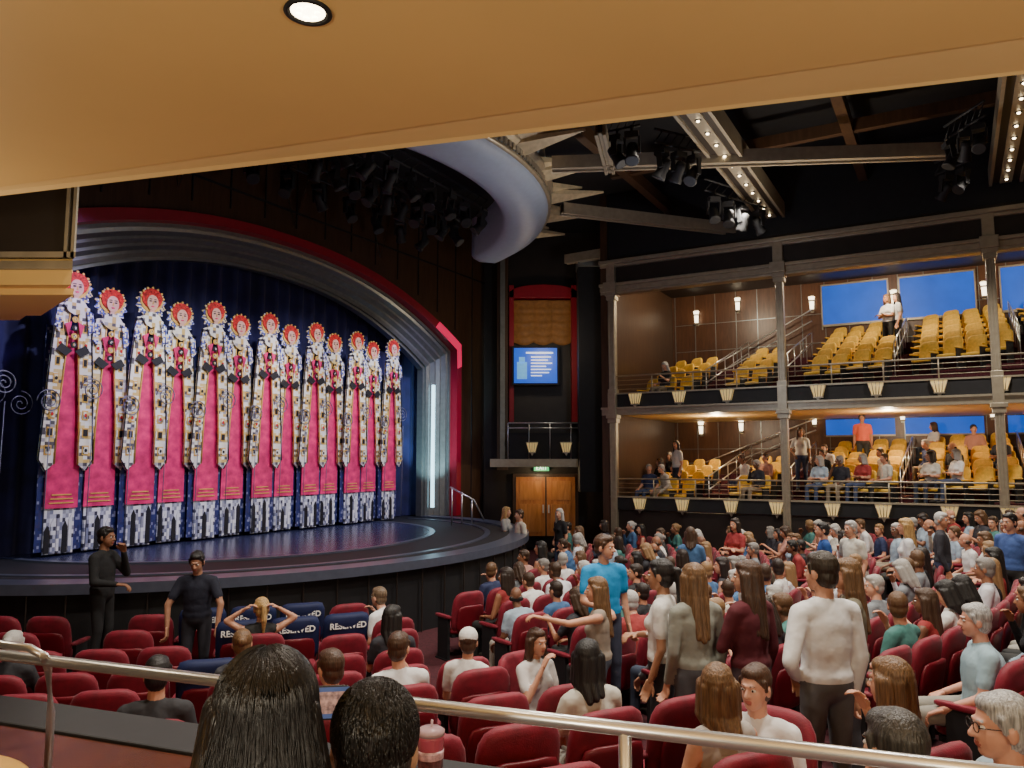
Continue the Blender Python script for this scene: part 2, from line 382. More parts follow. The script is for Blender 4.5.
# ---------------------------------------------------------------- ceiling canopy + beams
canopy=mat('canopy_plaster_bluegrey',(.34,.41,.53),.5,var=.05)
CZ=.42
def cring(mb,prof,m,a0=.46,a1=pi-.15,n=70,c=-.6,a=7.1,b=6.75):
    k=len(prof); vs=[];fs=[]
    for i in range(n+1):
        q=a0+(a1-a0)*i/n
        for (d,z) in prof: vs.append((c+(a+d)*cos(q),-(b+d)*sin(q),z+CZ))
    for i in range(n):
        for j in range(k-1): fs.append((i*k+j,(i+1)*k+j,(i+1)*k+j+1,i*k+j+1))
    fs.append(tuple(range(k))); fs.append(tuple(n*k+j for j in reversed(range(k))))
    mb.add(vs,fs,m,None,True)
mb=MB()
cring(mb,[(-1.05,R(6.2)),(-1.05,R(5.15)),(-.98,R(5.08)),(-.8,R(5.02)),(-.3,R(5.05)),(-.05,R(5.2)),(0,R(5.32)),(0,R(6.2))],0)
cring(mb,[(0,R(5.32)),(.06,R(5.34)),(.06,R(5.40)),(-.02,R(5.42)),(-.02,R(5.60)),(.10,R(5.66)),(.12,R(5.76)),(.0,R(5.8)),(-.1,R(6.95))],1)
for i in range(110):
    q=.5+(pi-.7)*i/109; mb.box(-.03,.03,-.04,.04,R(5.45)+CZ,R(5.57)+CZ,1,T(-.6+7.13*cos(q),-6.78*sin(q),0)@RZ(q))
mb.obj('ceiling_canopy_ring',[canopy,silver],ST)
mb=MB()
for i in range(8):
    q=radians(36+i*12); ca,sa=cos(q),sin(q)
    M=T(-.6+7.1*ca,-6.75*sa,R(6.05))@RZ(atan2(-6.5*sa,7.0*ca))
    for k,(ln,w,z) in enumerate(((1.3,.3,0),(.8,.5,.1))):
        mb.add([(0,-w,z),(0,w,z),(ln,0,z+.15),(0,-w,z+.12),(0,w,z+.12),(ln,0,z+.2),(0,0,z-.15)],[(0,6,2),(6,1,2),(3,5,4),(0,2,5,3),(1,4,5,2)],0,M)
mb.obj('ceiling_sunburst_points',[mat('champagne_plaster',(.62,.52,.32),.5,.2)],ST)
mb=MB()
def beamST(mb,p0,p1,w,h,m,lip=0,bulbs=0):
    p0=Vector(p0);p1=Vector(p1);d=p1-p0;L=d.length
    M=T(*p0)@RZ(atan2(d.y,d.x))
    mb.box(0,L,-w/2,w/2,0,h,m,M)
    if lip:
        for sg in (-1,1): mb.box(0,L,sg*w/2-.03,sg*w/2+.03,-.06,h+.02,lip,M)
        mb.box(0,L,-w*.2,w*.2,-.03,0,lip,M)
    for i in range(bulbs):
        x=L*(i+.5)/bulbs
        mb.lathe([(.05,0),(.06,.01),(.05,.03)],3,10,M@T(x,0,-.04)); mb.ell((x,0,-.05),(.03,.03,.02),2,M,8)
for t in (10.15,15.0,19.5): beamST(mb,(-9,-t,R(5.95)),(6.6,-t,R(5.95)),.56,.3,0,1,26)
mb.obj('ceiling_light_beam',[dark,silver,bulbm,black],ST)
mb=MB()
for (u0,v0,u1,v1,w) in ((552,168,965,154,.22),(562,212,785,238,.2),(610,172,600,132,.14),(566,262,700,240,.14)):
    z=R(5.85); p0=at_z(u0,v0,z);p1=at_z(u1,v1,z); beamST(mb,p0,p1,w,.18,0,1)
mb.obj('ceiling_radial_beam',[dark,silver])
mb=MB()
for t in (7.4,12.2,16.9): mb.box(-12,7,-t-.1,-t+.1,R(6.6),R(6.9),0)
for s in (-8,-5,-2,1,4): mb.box(s-.08,s+.08,-22,-7,R(6.65),R(6.9),0)
mb.obj('ceiling_coffer_beams',[woodd],ST)
lens=mat('lamp_lens',(.1,.12,.2),.1)
def lampmesh():
    mb=MB()
    mb.box(-.14,.14,-.12,.12,.34,.46,0); mb.box(-.17,-.13,-.06,.06,.02,.36,0); mb.box(.13,.17,-.06,.06,.02,.36,0)
    mb.lathe([(.05,.22),(.10,.20),(.12,.1),(.12,-.1),(.15,-.2),(.15,-.24),(.12,-.24)],0,16,T(0,0,.05)@RX(.6))
    mb.lathe([(.12,-.235),(.02,-.225)],1,16,T(0,0,.05)@RX(.6)); mb.tube([(0,0,.46),(0,0,.6)],.03,0,8)
    return mb.mesh('stage_lamp',[black,lens])
LM=lampmesh(); rig=empty('stage_lighting_rig')
mbp=MB()
def rigbar(p0,p1,n,sc=.85):
    p0=Vector(p0);p1=Vector(p1); mbp.tube([p0,p1],.025,0,8); mbp.tube([p0+Vector((0,0,.25)),p1+Vector((0,0,.25))],.025,0,8)
    for i in range(n*2): mbp.tube([p0.lerp(p1,i/(n*2)),p0.lerp(p1,(i+1)/(n*2))+Vector((0,0,.25))],.012,0,5)
    for i in range(n):
        o=bpy.data.objects.new('stage_lamp',LM); scene.collection.objects.link(o); p=p0.lerp(p1,(i+.5)/n)
        o.location=p-Vector((0,0,.6*sc)); o.rotation_euler=(random.uniform(-.2,.2),0,random.uniform(0,6.28)); o.scale=(sc,)*3; o.parent=rig
z=R(5.8)
rigbar(at_z(655,142,z),at_z(700,152,z),3); rigbar(at_z(705,190,z),at_z(765,208,z),4); rigbar(at_z(945,140,z),at_z(985,115,z),3,.75); rigbar(at_z(935,175,z),at_z(970,160,z),2,.75)
rigbar(W(-2.5,3.6,R(5.9)),W(3.0,3.4,R(5.9)),10); rigbar(W(-3.5,4.5,R(5.9)),W(2.6,4.4,R(5.9)),9); rigbar(W(-3,2.2,R(6.0)),W(3.5,2.2,R(6.0)),7)
rigbar(at_z(608,132,z),at_z(640,125,z),2)
mbp.obj('truss',[black],None,rig)
# ---------------------------------------------------------------- corner alcove
mb=MB(); Y=24.6
def wbox(mb,u0,v0,u1,v1,y0,y1,m):
    a=at_y(u0,v1,y0);b=at_y(u1,v0,y0); mb.box(a.x,b.x,y0,y1,a.z,b.z,m)
mb.box(-.9,3.6,Y,Y+.2,0,R(7.4),0); mb.obj('wall_alcove',[dark])
mb=MB(); wbox(mb,580,262,612,492,22.3,22.9,0); wbox(mb,578,258,614,266,22.2,23,1); wbox(mb,611,300,613,490,22.2,22.3,1); mb.obj('pilaster_column',[black,silver2])
mb=MB(); wbox(mb,497,240,508,470,24.0,24.5,0); wbox(mb,500,255,505,460,23.9,24,1); mb.obj('pilaster_column',[woodd,silver2])
mb=MB()
wbox(mb,509,285,514,422,24.2,24.6,0); wbox(mb,572,285,578,422,24.2,24.6,0)
a=at_y(509,293,24.2);b=at_y(578,293,24.2); cx=(a.x+b.x)/2; hw=(b.x-a.x)/2
pts=[(cx+hw*cos(pi*i/16),a.z+.28*sin(pi*i/16)) for i in range(17)]+[(cx-hw,a.z-.15),(cx+hw,a.z-.15)]
mb.prism(pts,24.2,24.6,0,None,'y'); mb.obj('box_window_frame',[redp],bevel=.01)
mb=MB(); a=at_y(514,303,24.4); b=at_y(572,345,24.4); n=60; vs=[];fs=[]
rows=16
for j in range(rows+1):
    for i in range(n+1):
        x=a.x+(b.x-a.x)*i/n; sw=.10*abs(sin(3*pi*i/n))*(j/rows)
        z=a.z+(b.z-a.z)*j/rows+.08-sw; vs.append((x,24.40-.05*abs(sin(3*pi*i/n))-.03*sin(j*2.4),z))
for j in range(rows):
    for i in range(n): q=j*(n+1)+i; fs.append((q,q+n+1,q+n+2,q+1))
mb.add(vs,fs,0,None,True); mb.obj('festoon_blind',[mat('gold_drape',(.38,.17,.045),.6,var=.2)])
mb=MB(); wbox(mb,512,346,559,385,24.0,24.12,0); wbox(mb,514,348,557,383,23.98,24.0,1)
wbox(mb,526,352,553,353.6,23.965,23.98,2)
for i in range(7): wbox(mb,531,356.5+i*3.1,531+[20,17,21,15,20,18,11][i],357.5+i*3.1,23.965,23.98,2)
wbox(mb,517,362,527,379,23.965,23.98,3); wbox(mb,519,357,525,363,23.965,23.98,3)
mb.obj('information_screen',[black,mat('screen_blue',(.02,.12,.5),.3,emit=.8,ecol=(.01,.10,.75)),mat('screen_text_white',(.8,.9,1),.3,emit=1.2,ecol=(.8,.9,1)),mat('screen_light_blue',(.2,.5,.8),.3,emit=.8,ecol=(.10,.40,.8))])
def lanternmesh():
    mb=MB(); mb.prism([(-.10,0),(.10,0),(.17,.27),(-.17,.27)],-.10,0,0,None,'y')
    for x in (-1,-.5,0,.5,1): mb.tube([(x*.10,-.105,0),(x*.17,-.105,.27)],.010,1,5)
    mb.box(-.18,.18,-.12,0,.27,.295,1); mb.box(-.11,.11,-.11,0,-.03,0,1); mb.prism([(-.05,-.03),(0,-.12),(.05,-.03)][::-1],-.08,0,1,None,'y')
    return mb.mesh('fascia_lantern',[lampc,silver])
LN=lanternmesh(); ln_parent=empty('balcony_fascia_lanterns')
def lantern(M):
    o=bpy.data.objects.new('fascia_lantern',LN); scene.collection.objects.link(o); o.matrix_world=M; o.parent=ln_parent
mb=MB()
wbox(mb,490,459,605,467,22.9,24.6,1); wbox(mb,508,433,592,459,22.95,24.6,0)
for v in (423,428): 
    a=at_y(508,v,22.9);b=at_y(592,v,22.9); mb.tube([a,b],.02,2,8)
for u in (508,529,550,571,592): mb.tube([at_y(u,423,22.9),at_y(u,459,22.9)],.016,2,8)
mb.obj('box_balcony',[black,silver,steel])
for u in (532,566):
    p=at_y(u,452,22.9); lantern(T(p.x,p.y,p.z))
mb=MB(); wbox(mb,513,474,578,536,24.35,24.6,2)
for (u0,u1) in ((516,545),(547,575)):
    wbox(mb,u0,477,u1,536,24.3,24.36,0); wbox(mb,u0+4,481,u1-4,500,24.28,24.3,1); wbox(mb,u0+4,504,u1-4,532,24.28,24.3,1)
wbox(mb,542.5,505,544,513,24.2,24.3,3); wbox(mb,548,505,549.5,513,24.2,24.3,3)
mb.obj('door_1',[woodo,woodmat('cherry_door_panel',(.5,.2,.05),(.65,.3,.09)),woodd,steel])
mb=MB(); wbox(mb,534,465,549,471,24.2,24.3,0); ex=mb.obj('exit_sign',[mat('exit_green',(.02,.4,.12),.4,emit=1.2,ecol=(.02,.5,.15))])
def text(body,size,M,m,parent=None,name='lettering',bold=.0):
    cu=bpy.data.curves.new(name,'FONT'); cu.body=body; cu.size=size; cu.align_x='CENTER'; cu.align_y='CENTER'; cu.extrude=.002; cu.offset=bold
    o=bpy.data.objects.new(name,cu); scene.collection.objects.link(o); o.matrix_world=M; cu.materials.append(m)
    if parent: o.parent=parent; o.matrix_parent_inverse=parent.matrix_world.inverted()
    return o
whitet=mat('white_print',(.9,.9,.9),.6,var=.02)
p=at_y(541.5,468,24.19); text('EXIT',.17,T(*p)@RX(pi/2),mat('lit_white_letters',(1,1,1),.5,emit=2,ecol=(1,1,1)),ex)
# ---------------------------------------------------------------- side balconies
KL=15.5; DEP=5.6
def sconce():
    mb=MB(); mb.lathe([(.03,-.22),(.055,-.2),(.075,.1),(.095,.2),(.0,.2)],0,14,T(0,-.12,0)); mb.box(-.05,.05,-.06,0,-.28,.26,1)
    mb.lathe([(.06,-.24),(.085,-.22),(.085,-.2),(.06,-.2)],1,14,T(0,-.12,0)); mb.lathe([(.096,.05),(.1,.06),(.1,.08),(.096,.09)],1,14,T(0,-.12,0)); return mb.mesh('wall_sconce',[lampm,silver])
SC=sconce(); sc_parent=empty('wall_sconces')
def addsc(M):
    o=bpy.data.objects.new('wall_sconce',SC); scene.collection.objects.link(o); o.matrix_world=M; o.parent=sc_parent
mb=MB()
mb.box(-.3,KL,DEP,DEP+.2,0,R(7.4),0)
for i in range(24): mb.box(i*.68-.01,i*.68+.01,DEP-.02,DEP,0,R(5.5),1)
for z in (R(-.6),R(.35),R(2.55),R(3.6),R(4.5)): mb.box(0,KL,DEP-.015,DEP,z,z+.02,1)
mb.obj('wall_right',[woodm,silver2],BF)
mb=MB(); mb.box(-.3,-.1,-.1,DEP,0,R(7.4),0); mb.obj('wall_balcony_end',[woodd],BF)
mb=MB()
mb.box(-.3,KL,-.05,DEP,R(5.5),R(5.6),0)
mb.box(-.3,KL,-.05,.25,R(4.75),R(5.5),0)
mb.box(-.3,KL,-.16,.25,R(4.62),R(4.75),1); mb.box(-.3,KL,-.24,.2,R(4.75),R(4.83),1); mb.box(-.3,KL,-.12,.2,R(4.55),R(4.62),1)
mb.box(-.3,KL,-.25,.2,R(5.38),R(5.48),1); mb.box(-.3,KL,-.15,.2,R(5.30),R(5.38),1)
mb.box(-.3,KL,-.05,.25,R(5.6),R(7.4),2)
mb.obj('balcony_bulkhead',[dark,silver,black],BF,bevel=.01)
UF=R(1.40); LF=R(-1.35)
JR={'u':(.27,.085),'l':(.17,.05)}
def bz(l,j,k): 
    a,b=JR[l]; return (UF if l=='u' else LF)+j*a+max(0,k-.8)*b
for name,l,zb,zf,zt in (('balcony_lower','l',R(-1.42),LF,R(-1.0)),('balcony_upper','u',R(1.27),UF,R(1.77))):
    mb=MB()
    mb.box(-.3,KL,0,DEP,zb if l=='u' else 0,zf,0)
    if l=='u':
        mb.box(-.3,KL,-.12,.1,zb-.06,zb+.1,1); mb.box(-.3,KL,-.18,.1,zb+.1,zb+.15,1); mb.box(-.3,KL,-.04,DEP,zb-.02,zb,3)
    mb.box(-.3,KL,-.06,.0,zb+.1,zt,2)
    mb.box(-.3,KL,-.09,.04,zt,zt+.04,1)
    for h in (.14,.26,.38,.50): mb.tube([(-.3,-.03,zt+h),(KL,-.03,zt+h)],.009 if h<.5 else .022,1,8)
    for i in range(15): mb.tube([(i*1.115,-.03,zt),(i*1.115,-.03,zt+.5)],.016,1,8)
    for j in range(6):
        for q in range(16):
            k0=q*.97;k1=k0+.97; zz=bz(l,j,k0+.4)
            mb.box(k0,k1,.25+j*.86,min(DEP,.25+(j+1)*.86) if j<5 else DEP,zf-.01,zz,4)
    mb.obj(name,[dark,silver,black,cream,carpet],BF)
for u in (637,681,729,820,878,941,1004,1060): lantern(BF@T(kfront(u),-.07,R(1.50)))
for u in (640,682,730,775,830,880,945,1004): lantern(BF@T(kfront(u),-.07,R(-1.28)))
cols=MB()
for k in (.02,4.46,8.9,13.35):
    for (z0,z1) in ((0.3,R(1.22)),(R(1.77),R(4.6))):
        cols.box(k-.09,k+.09,-.13,.05,z0,z1,0)
        for x in (-.06,0,.06): cols.box(k+x-.012,k+x+.012,-.15,-.13,z0,z1,0)
        cols.box(k-.13,k+.13,-.18,.08,z1-.22,z1-.1,0); cols.box(k-.16,k+.16,-.21,.1,z1-.1,z1,0); cols.box(k-.12,k+.12,-.16,.07,z0,z0+.15,0)
    cols.box(k-.11,k+.11,-.2,.05,R(1.2),R(1.8),0); cols.box(k-.18,k+.18,-.28,.1,R(4.6),R(4.86),0); cols.box(k-.12,k+.12,-.18,.08,R(4.86),R(5.4),0)
cols.obj('balcony_columns',[silver],BF,bevel=.008)
for u,v in ((658,330),(700,318),(742,305),(817,304),(900,298),(992,290),(622,338),(658,432),(702,428),(742,425),(622,445),(903,413),(993,410),(815,418)):
    k=kfront(u,DEP); q=BF@Vector((k,DEP,0)); z=at_y(u,v,q.y).z; addsc(BF@T(k,DEP-.02,z))
mb=MB()
for u0,u1 in ((826,895),(905,984),(1008,1075)):
    k0,k1=kfront(u0,DEP),kfront(u1,DEP); mb.box(k0,k1,DEP-.05,DEP-.02,R(4.15),R(5.35),0)
    for a_,b_ in ((k0,k0+.04),(k1-.04,k1)): mb.box(a_,b_,DEP-.08,DEP-.02,R(4.0),R(5.38),1)
    mb.box(k0,k1,DEP-.08,DEP-.02,R(4.08),R(4.15),1); mb.box(k0,k1,DEP-.08,DEP-.02,R(5.35),R(5.4),1)
    mb.box(k0,k1,DEP-.05,DEP-.02,R(.75),R(1.22),0); mb.box(k0,k1,DEP-.08,DEP-.02,R(.70),R(.75),1)
mb.obj('window_1',[bluewin,silver],BF)
mb=MB()
for l in 'ul':
    for kk in (2.4,4.3,6.9,9.4):
        for h in (.5,.85): mb.tube([(kk,.6,bz(l,0,kk)+h),(kk+.1,5.2,bz(l,5,kk)+h)],.018,0,8)
        for j in range(6): mb.tube([(kk+.02*j,.6+j*.92,bz(l,j,kk)),(kk+.02*j,.6+j*.92,bz(l,j,kk)+.85)],.014,0,6)
    for yy in (5.35,):
        for h in (.55,.9): mb.tube([(.3,yy,bz(l,2,0)+h),(.9,yy,bz(l,2,0)+h),(4.4,yy,bz(l,5,4)+h+.7)],.02,0,8)
mb.obj('stair_handrails',[steel],BF)
# ---------------------------------------------------------------- seats
def seatmesh(name,fab,panel):
    mb=MB()
    mb.pillow(.262,.30,.045,0,T(0,-.25,.655)@RX(radians(11)),4,32,.5)
    mb.pillow(.25,.24,.05,0,T(0,.0,.405)@RX(radians(90)),5,28,0)
    mb.pillow(.22,.19,.02,1,T(0,-.312,.575)@RX(radians(11)),6,24,.5)
    for sg in (-1,1):
        mb.pillow(.032,.2,.022,0,T(sg*.275,-.02,.60)@RX(radians(90)),4,16,0)
        mb.box(sg*.275-.02,sg*.275+.02,-.16,.1,.02,.58,2); mb.box(sg*.275-.03,sg*.275+.03,-.2,.14,0,.02,2)
    mb.box(-.24,.24,-.2,.18,.32,.36,2)
    return mb.mesh(name,[fab,panel,black])
SM=seatmesh('theatre_seat',velvet,mat('burgundy_seat_shell',(.15,.005,.014),.4,var=.1)); GM=seatmesh('gold_theatre_seat',goldv,tanv)
seatpar=empty('auditorium_seating')
def inst(me,name,loc,yaw,parent,sc=1,col=None):
    o=bpy.data.objects.new(name,me); scene.collection.objects.link(o); o.location=loc; o.rotation_euler=(0,0,yaw); o.scale=(sc,)*3; o.parent=parent
    if col: o.color=(*col,1)
    return o
# ---------------------------------------------------------------- people
def capgeo(p0,p1,r0,r1,n=12,h=4):
    p0=Vector(p0);p1=Vector(p1);t=(p1-p0)
    if t.length<1e-5: t=Vector((0,0,1e-3))
    t.normalize(); a=t.cross(Vector((0,0,1)) if abs(t.z)<.9 else Vector((1,0,0))).normalized(); b=t.cross(a)
    rings=[]
    for i in range(h): q=-pi/2+ (pi/2)*(i+.3)/h; rings.append((p0+t*r0*sin(q),r0*cos(q)))
    rings.append((p0,r0)); rings.append((p1,r1))
    for i in range(h): q=(pi/2)*(i+.7)/h; rings.append((p1+t*r1*sin(q),r1*cos(q)))
    vs=[c+(a*cos(2*pi*j/n)+b*sin(2*pi*j/n))*r for c,r in rings for j in range(n)]
    fs=[(i*n+j,i*n+(j+1)%n,(i+1)*n+(j+1)%n,(i+1)*n+j) for i in range(len(rings)-1) for j in range(n)]
    fs.append(tuple(reversed(range(n)))); fs.append(tuple((len(rings)-1)*n+j for j in range(n)))
    return vs,fs
def remesh(prims,voxel,it=2):
    mb=MB()
    for p in prims:
        if p[0]=='c': vs,fs=capgeo(*p[1:5]); mb.add(vs,fs)
        else: 
            M=T(*p[1])@p[3]; mb.ell((0,0,0),p[2],0,M,16)
    me=bpy.data.meshes.new('tmp'); me.from_pydata(mb.v,[],mb.f); ob=bpy.data.objects.new('tmp',me); scene.collection.objects.link(ob)
    m=ob.modifiers.new('r','REMESH'); m.mode='VOXEL'; m.voxel_size=voxel
    if it: s=ob.modifiers.new('s','SMOOTH'); s.factor=.5; s.iterations=it
    dg=bpy.context.evaluated_depsgraph_get(); ev=ob.evaluated_get(dg); m2=ev.to_mesh()
    nv=len(m2.vertices); co=np.empty(nv*3); m2.vertices.foreach_get('co',co); co=co.reshape(-1,3)
    li=np.empty(len(m2.loops),dtype=int); m2.loops.foreach_get('vertex_index',li)
    fc=li.reshape(-1,4) if len(li)==4*len(m2.polygons) else None
    if fc is None: fl=[list(p.vertices) for p in m2.polygons]; ctr=np.array([co[f].mean(0) for f in fl])
    else: fl=fc.tolist(); ctr=co[fc].mean(1)
    ev.to_mesh_clear(); bpy.data.objects.remove(ob); bpy.data.meshes.remove(me)
    D=[]
    for p in prims:
        if p[0]=='c':
            a=np.array(p[1]);b=np.array(p[2]);ab=b-a;h=np.clip(((ctr-a)@ab)/max(ab@ab,1e-9),0,1)
            D.append(np.linalg.norm(ctr-a-h[:,None]*ab,axis=1)-(p[3]+h*(p[4]-p[3])))
        else:
            Rm=np.array(p[3].to_3x3()); q=(ctr-np.array(p[1]))@Rm; r=np.array(p[2]); k=np.linalg.norm(q/r,axis=1); g=np.linalg.norm(q/(r*r),axis=1)+1e-9
            D.append(k*(k-1)/g)
    lab=np.array([p[-1] for p in prims])[np.argmin(np.array(D),axis=0)]
    return co,fl,lab
SK,SH,PA,HA,SO,EW,DK,LP=range(8)
def hand(w,d,side,curl=.5,s=1.0,up=None):
    w=Vector(w);d=Vector(d).normalized(); up=Vector(up) if up else Vector((0,0,1))
    if abs(d.dot(up))>.9: up=Vector((-side,0,0))
    l=d.cross(up).normalized(); nrm=l.cross(d).normalized()
    P=[]
    th=-l if side>0 else l
    for i,o in enumerate((-.030,-.010,.010,.028)):
        base=w+(d*.082+(-th)*(o))*s
        P.append(('c',tuple(w+(-th)*o*.6*s),tuple(base),.016*s,.0125*s,SK))
        L=(.042,.047,.044,.034)[i]*s; c=curl*(1+.12*i)
        d1=(d*cos(c)-nrm*sin(c)); p1=base+d1*L; d2=(d*cos(2.1*c)-nrm*sin(2.1*c)); p2=p1+d2*L*.62; d3=(d*cos(2.8*c)-nrm*sin(2.8*c)); p3=p2+d3*L*.45
        P+=[('c',tuple(base),tuple(p1),.0105*s,.0092*s,SK),('c',tuple(p1),tuple(p2),.0092*s,.0085*s,SK),('c',tuple(p2),tuple(p3),.0085*s,.0072*s,SK)]
    b=w+(d*.02+th*.022)*s; t1=b+(d*.032+th*.030-nrm*.008)*s; t2=t1+(d*.034+th*.008-nrm*.010)*s
    P+=[('c',tuple(b),tuple(t1),.015*s,.012*s,SK),('c',tuple(t1),tuple(t2),.0115*s,.0085*s,SK)]
    return P
ARMS={'down':((.045,-.02,-.28),(.05,.07,-.52)),'lap':((.06,.05,-.27),(-.03,.29,-.30)),'thigh':((.05,.08,-.26),(.0,.34,-.36)),
 'head':((.20,.02,.12),(.02,-.02,.24)),'face':((.06,.16,-.22),(-.09,.20,.06)),'hip':((.12,-.07,-.26),(.0,.06,-.38)),
 'phone':((.05,.17,-.22),(-.07,.40,-.06)),'point':((.10,.27,-.04),(.16,.52,.02)),'fold':((.06,.08,-.26),(-.22,.22,-.22)),'side':((.2,.02,-.2),(.42,.06,-.1)),'armrest':((.10,.0,-.27),(.11,.24,-.36)),'lean':((.12,.12,-.24),(.10,.20,-.48))}
def person(name,mats,sit=False,fem=False,hair='short',sleeve='short',arms=('down','down'),yaw=0,pitch=0,lean=0,vox=.02,fine=.0075,shorts=False,stride=0,fat=1.0,dress=False,glasses=False,it=4,hem=True):
    """body faces +Y, origin at the ground under the pelvis"""
    P=[];Q=[]
    hz=.52 if sit else .93
    w=.92 if fem else 1.0
    cl,sl=cos(lean),sin(lean)
    def tr(x,y,z): return (x, y*cl+z*sl+(-.06 if sit else 0), hz-y*sl+z*cl)
    Rt=RX(-lean)
    P+=[('e',tr(0,0,.0),(.165*fat,.125*fat,.115),Rt,SH if dress else PA),
        ('e',tr(0,.005,.12),(.155*w*fat,.118*fat,.16),Rt,SH),('e',tr(0,0,.24),(.165*w*fat,.120*fat,.25),Rt,SH),('e',tr(0,-.005,.33),(.175*w*fat,.115*fat,.15),Rt,SH),
        ('c',tr(-.12*w,-.01,.425),tr(.12*w,-.01,.425),.070,.070,SH),('c',tr(0,-.015,.42),tr(0,-.01,.475),.085,.062,SH),
        ('e',tr(0,0,.05),(.172*fat,.130*fat,.075),Rt,SH)]
    if fem: P+=[('e',tr(sg*.07,.085,.29),(.062,.05,.06),Rt,SH) for sg in (-1,1)]
    hc=Vector(tr(0,.02,.645)); HM=T(*hc)@RZ(yaw)@RX(pitch); HR=RZ(yaw)@RX(pitch)
    h=lambda x,y,z: tuple(HM@Vector((x,y,z)))
    Q+=[('c',tr(0,-.01,.46),h(0,-.02,-.07),.057*w,.052*w,SK),
        ('e',h(0,-.012,.028),(.075,.094,.092),HR,SK),('e',h(0,.022,-.03),(.062,.068,.085),HR,SK),('e',h(0,.042,-.085),(.038,.040,.03),HR,SK),
        ('e',h(0,.082,.022),(.045,.012,.010),HR,SK),
        ('c',h(0,.088,.005),h(0,.104,-.028),.0085,.0135,SK),('c',h(-.014,.090,-.031),h(.014,.090,-.031),.009,.009,SK),
        ('e',h(0,.085,-.058),(.023,.009,.0065),HR,LP),('e',h(0,.083,-.066),(.019,.009,.006),HR,LP)]
    if hair not in('long','bob','drape'): Q+=[('e',h(sg*.077,-.008,-.012),(.010,.020,.031),HR,SK) for sg in (-1,1)]
    for sg in (-1,1): Q.append(('c',h(sg*.018,.089,.024),h(sg*.045,.077,.026),.0055,.004,HA if hair!='bald' else SK))
    if hair!='bald':
        Q+=[('e',h(0,-.022,.042),(.083,.098,.094),HR,HA),('e',h(0,.02,.082),(.066,.062,.042),HR,HA),('e',h(0,-.045,-.02),(.074,.066,.075),HR,HA)]
        Q+=[('c',h(sg*.072,.025,.045),h(sg*.075,.015,.0),.014,.010,HA) for sg in (-1,1)]
    else:
        Q+=[('c',h(-.06,-.06,-.02),h(.06,-.06,-.02),.035,.035,HA)]
    if hair in('long','bob'):
        ln=.30 if hair=='long' else .10
        for x,yy in ((-.066,-.03),(-.04,-.075),(0,-.09),(.04,-.075),(.066,-.03),(-.076,.0),(.076,.0)):
            a=Vector(h(x,yy,.02)); m=Vector(h(x*1.1,yy-.01,-.12)); e=Vector((m.x*.85+hc.x*.15,m.y-.045,m.z-ln+abs(x)*.5))
            if abs(x)>.07: e.z+=.06; e.y+=.04
            Q+=[('c',tuple(a),tuple(m),.034,.032,HA),('c',tuple(m),tuple(e),.034,.022,HA)]
    if hair=='drape':
        for x,yy in ((-.07,-.03),(-.045,-.07),(0,-.085),(.045,-.07),(.07,-.03),(-.022,-.08),(.022,-.08)):
            a=Vector(h(x,yy,.03)); m=Vector((hc.x+x*1.35,hc.y+yy-.02,hc.z-.15)); e=Vector((hc.x+x*2.1,hc.y+yy-.075,hc.z-.32)); e2=e+Vector((x*.2,-.0,-.22))
            Q+=[('c',tuple(a),tuple(m),.038,.042,HA),('c',tuple(m),tuple(e),.042,.045,HA),('c',tuple(e),tuple(e2),.045,.03,HA)]
    if hair=='pony':
        Q+=[('e',h(0,-.125,.045),(.028,.03,.028),HR,HA),('c',h(0,-.14,.04),h(0,-.155,-.10),.03,.032,HA),('c',h(0,-.155,-.10),h(0,-.14,-.24),.032,.012,HA)]
    if hair=='bun': Q+=[('e',h(0,-.125,.045),(.042,.038,.042),HR,HA)]
    if hair=='cap': Q+=[('e',h(0,-.015,.055),(.088,.104,.085),HR,SH),('e',h(0,.11,.045),(.06,.06,.012),HR,SH)]
    for sg,an in ((-1,arms[0]),(1,arms[1])):
        e0,w0=ARMS[an] if isinstance(an,str) else an
        sh=(sg*.175*w,-.01,.415)
        S0=tr(*sh); El=tr(sh[0]+sg*e0[0],sh[1]+e0[1],sh[2]+e0[2]); Wr=tr(sh[0]+sg*w0[0],sh[1]+w0[1],sh[2]+w0[2])
        S0v,Ev,Wv=Vector(S0),Vector(El),Vector(Wr)
        k=.9 if fem else 1.0
        if sleeve=='long':
            P+=[('c',S0,El,.063*k,.050*k,SH),('c',El,tuple(Ev.lerp(Wv,.93)),.049*k,.037*k,SH)]
            Q+=[('c',tuple(Ev.lerp(Wv,.75)),Wr,.028*k,.024*k,SK)]
        elif sleeve=='none':
            P+=[('c',S0,El,.050*k,.040*k,SK),('c',El,Wr,.038*k,.026*k,SK)]
        else:
            mid=tuple(S0v.lerp(Ev,.62)); P+=[('c',S0,mid,.066*k,.060*k,SH),('c',S0,El,.048*k,.042*k,SK),('c',El,Wr,.040*k,.027*k,SK)]
        Q+=hand(Wr,(Wv-Ev),sg,.45,.95 if fem else 1.05)
    for sg in (-1,1):
        if sit:
            H=(sg*.085,-.05,.51);K=(sg*.12,.40,.50);A=(sg*.12,.42,.10)
        else:
            H=(sg*.085,0,.88);K=(sg*.10,.03+sg*stride*.5,.49);A=(sg*.11,-.02+sg*stride,.09)
        Lm=SK if (shorts or dress) else PA
        P+=[('c',H,K,.088*fat,.060,SH if dress else PA),('c',K,A,.056,.040 if Lm==SK else .050,Lm),
            ('c',(A[0],A[1],.045),(A[0]+sg*.01,A[1]+.15,.04),.042,.035,SO),('c',(A[0],A[1],.09),(A[0],A[1]-.02,.05),.042,.042,SO if Lm==PA else SK)]
    if dress and not sit: P+=[('c',(0,0,.85),(0,0,.55),.15,.19,SH)]
    V=[];Fc=[];Lb=[]
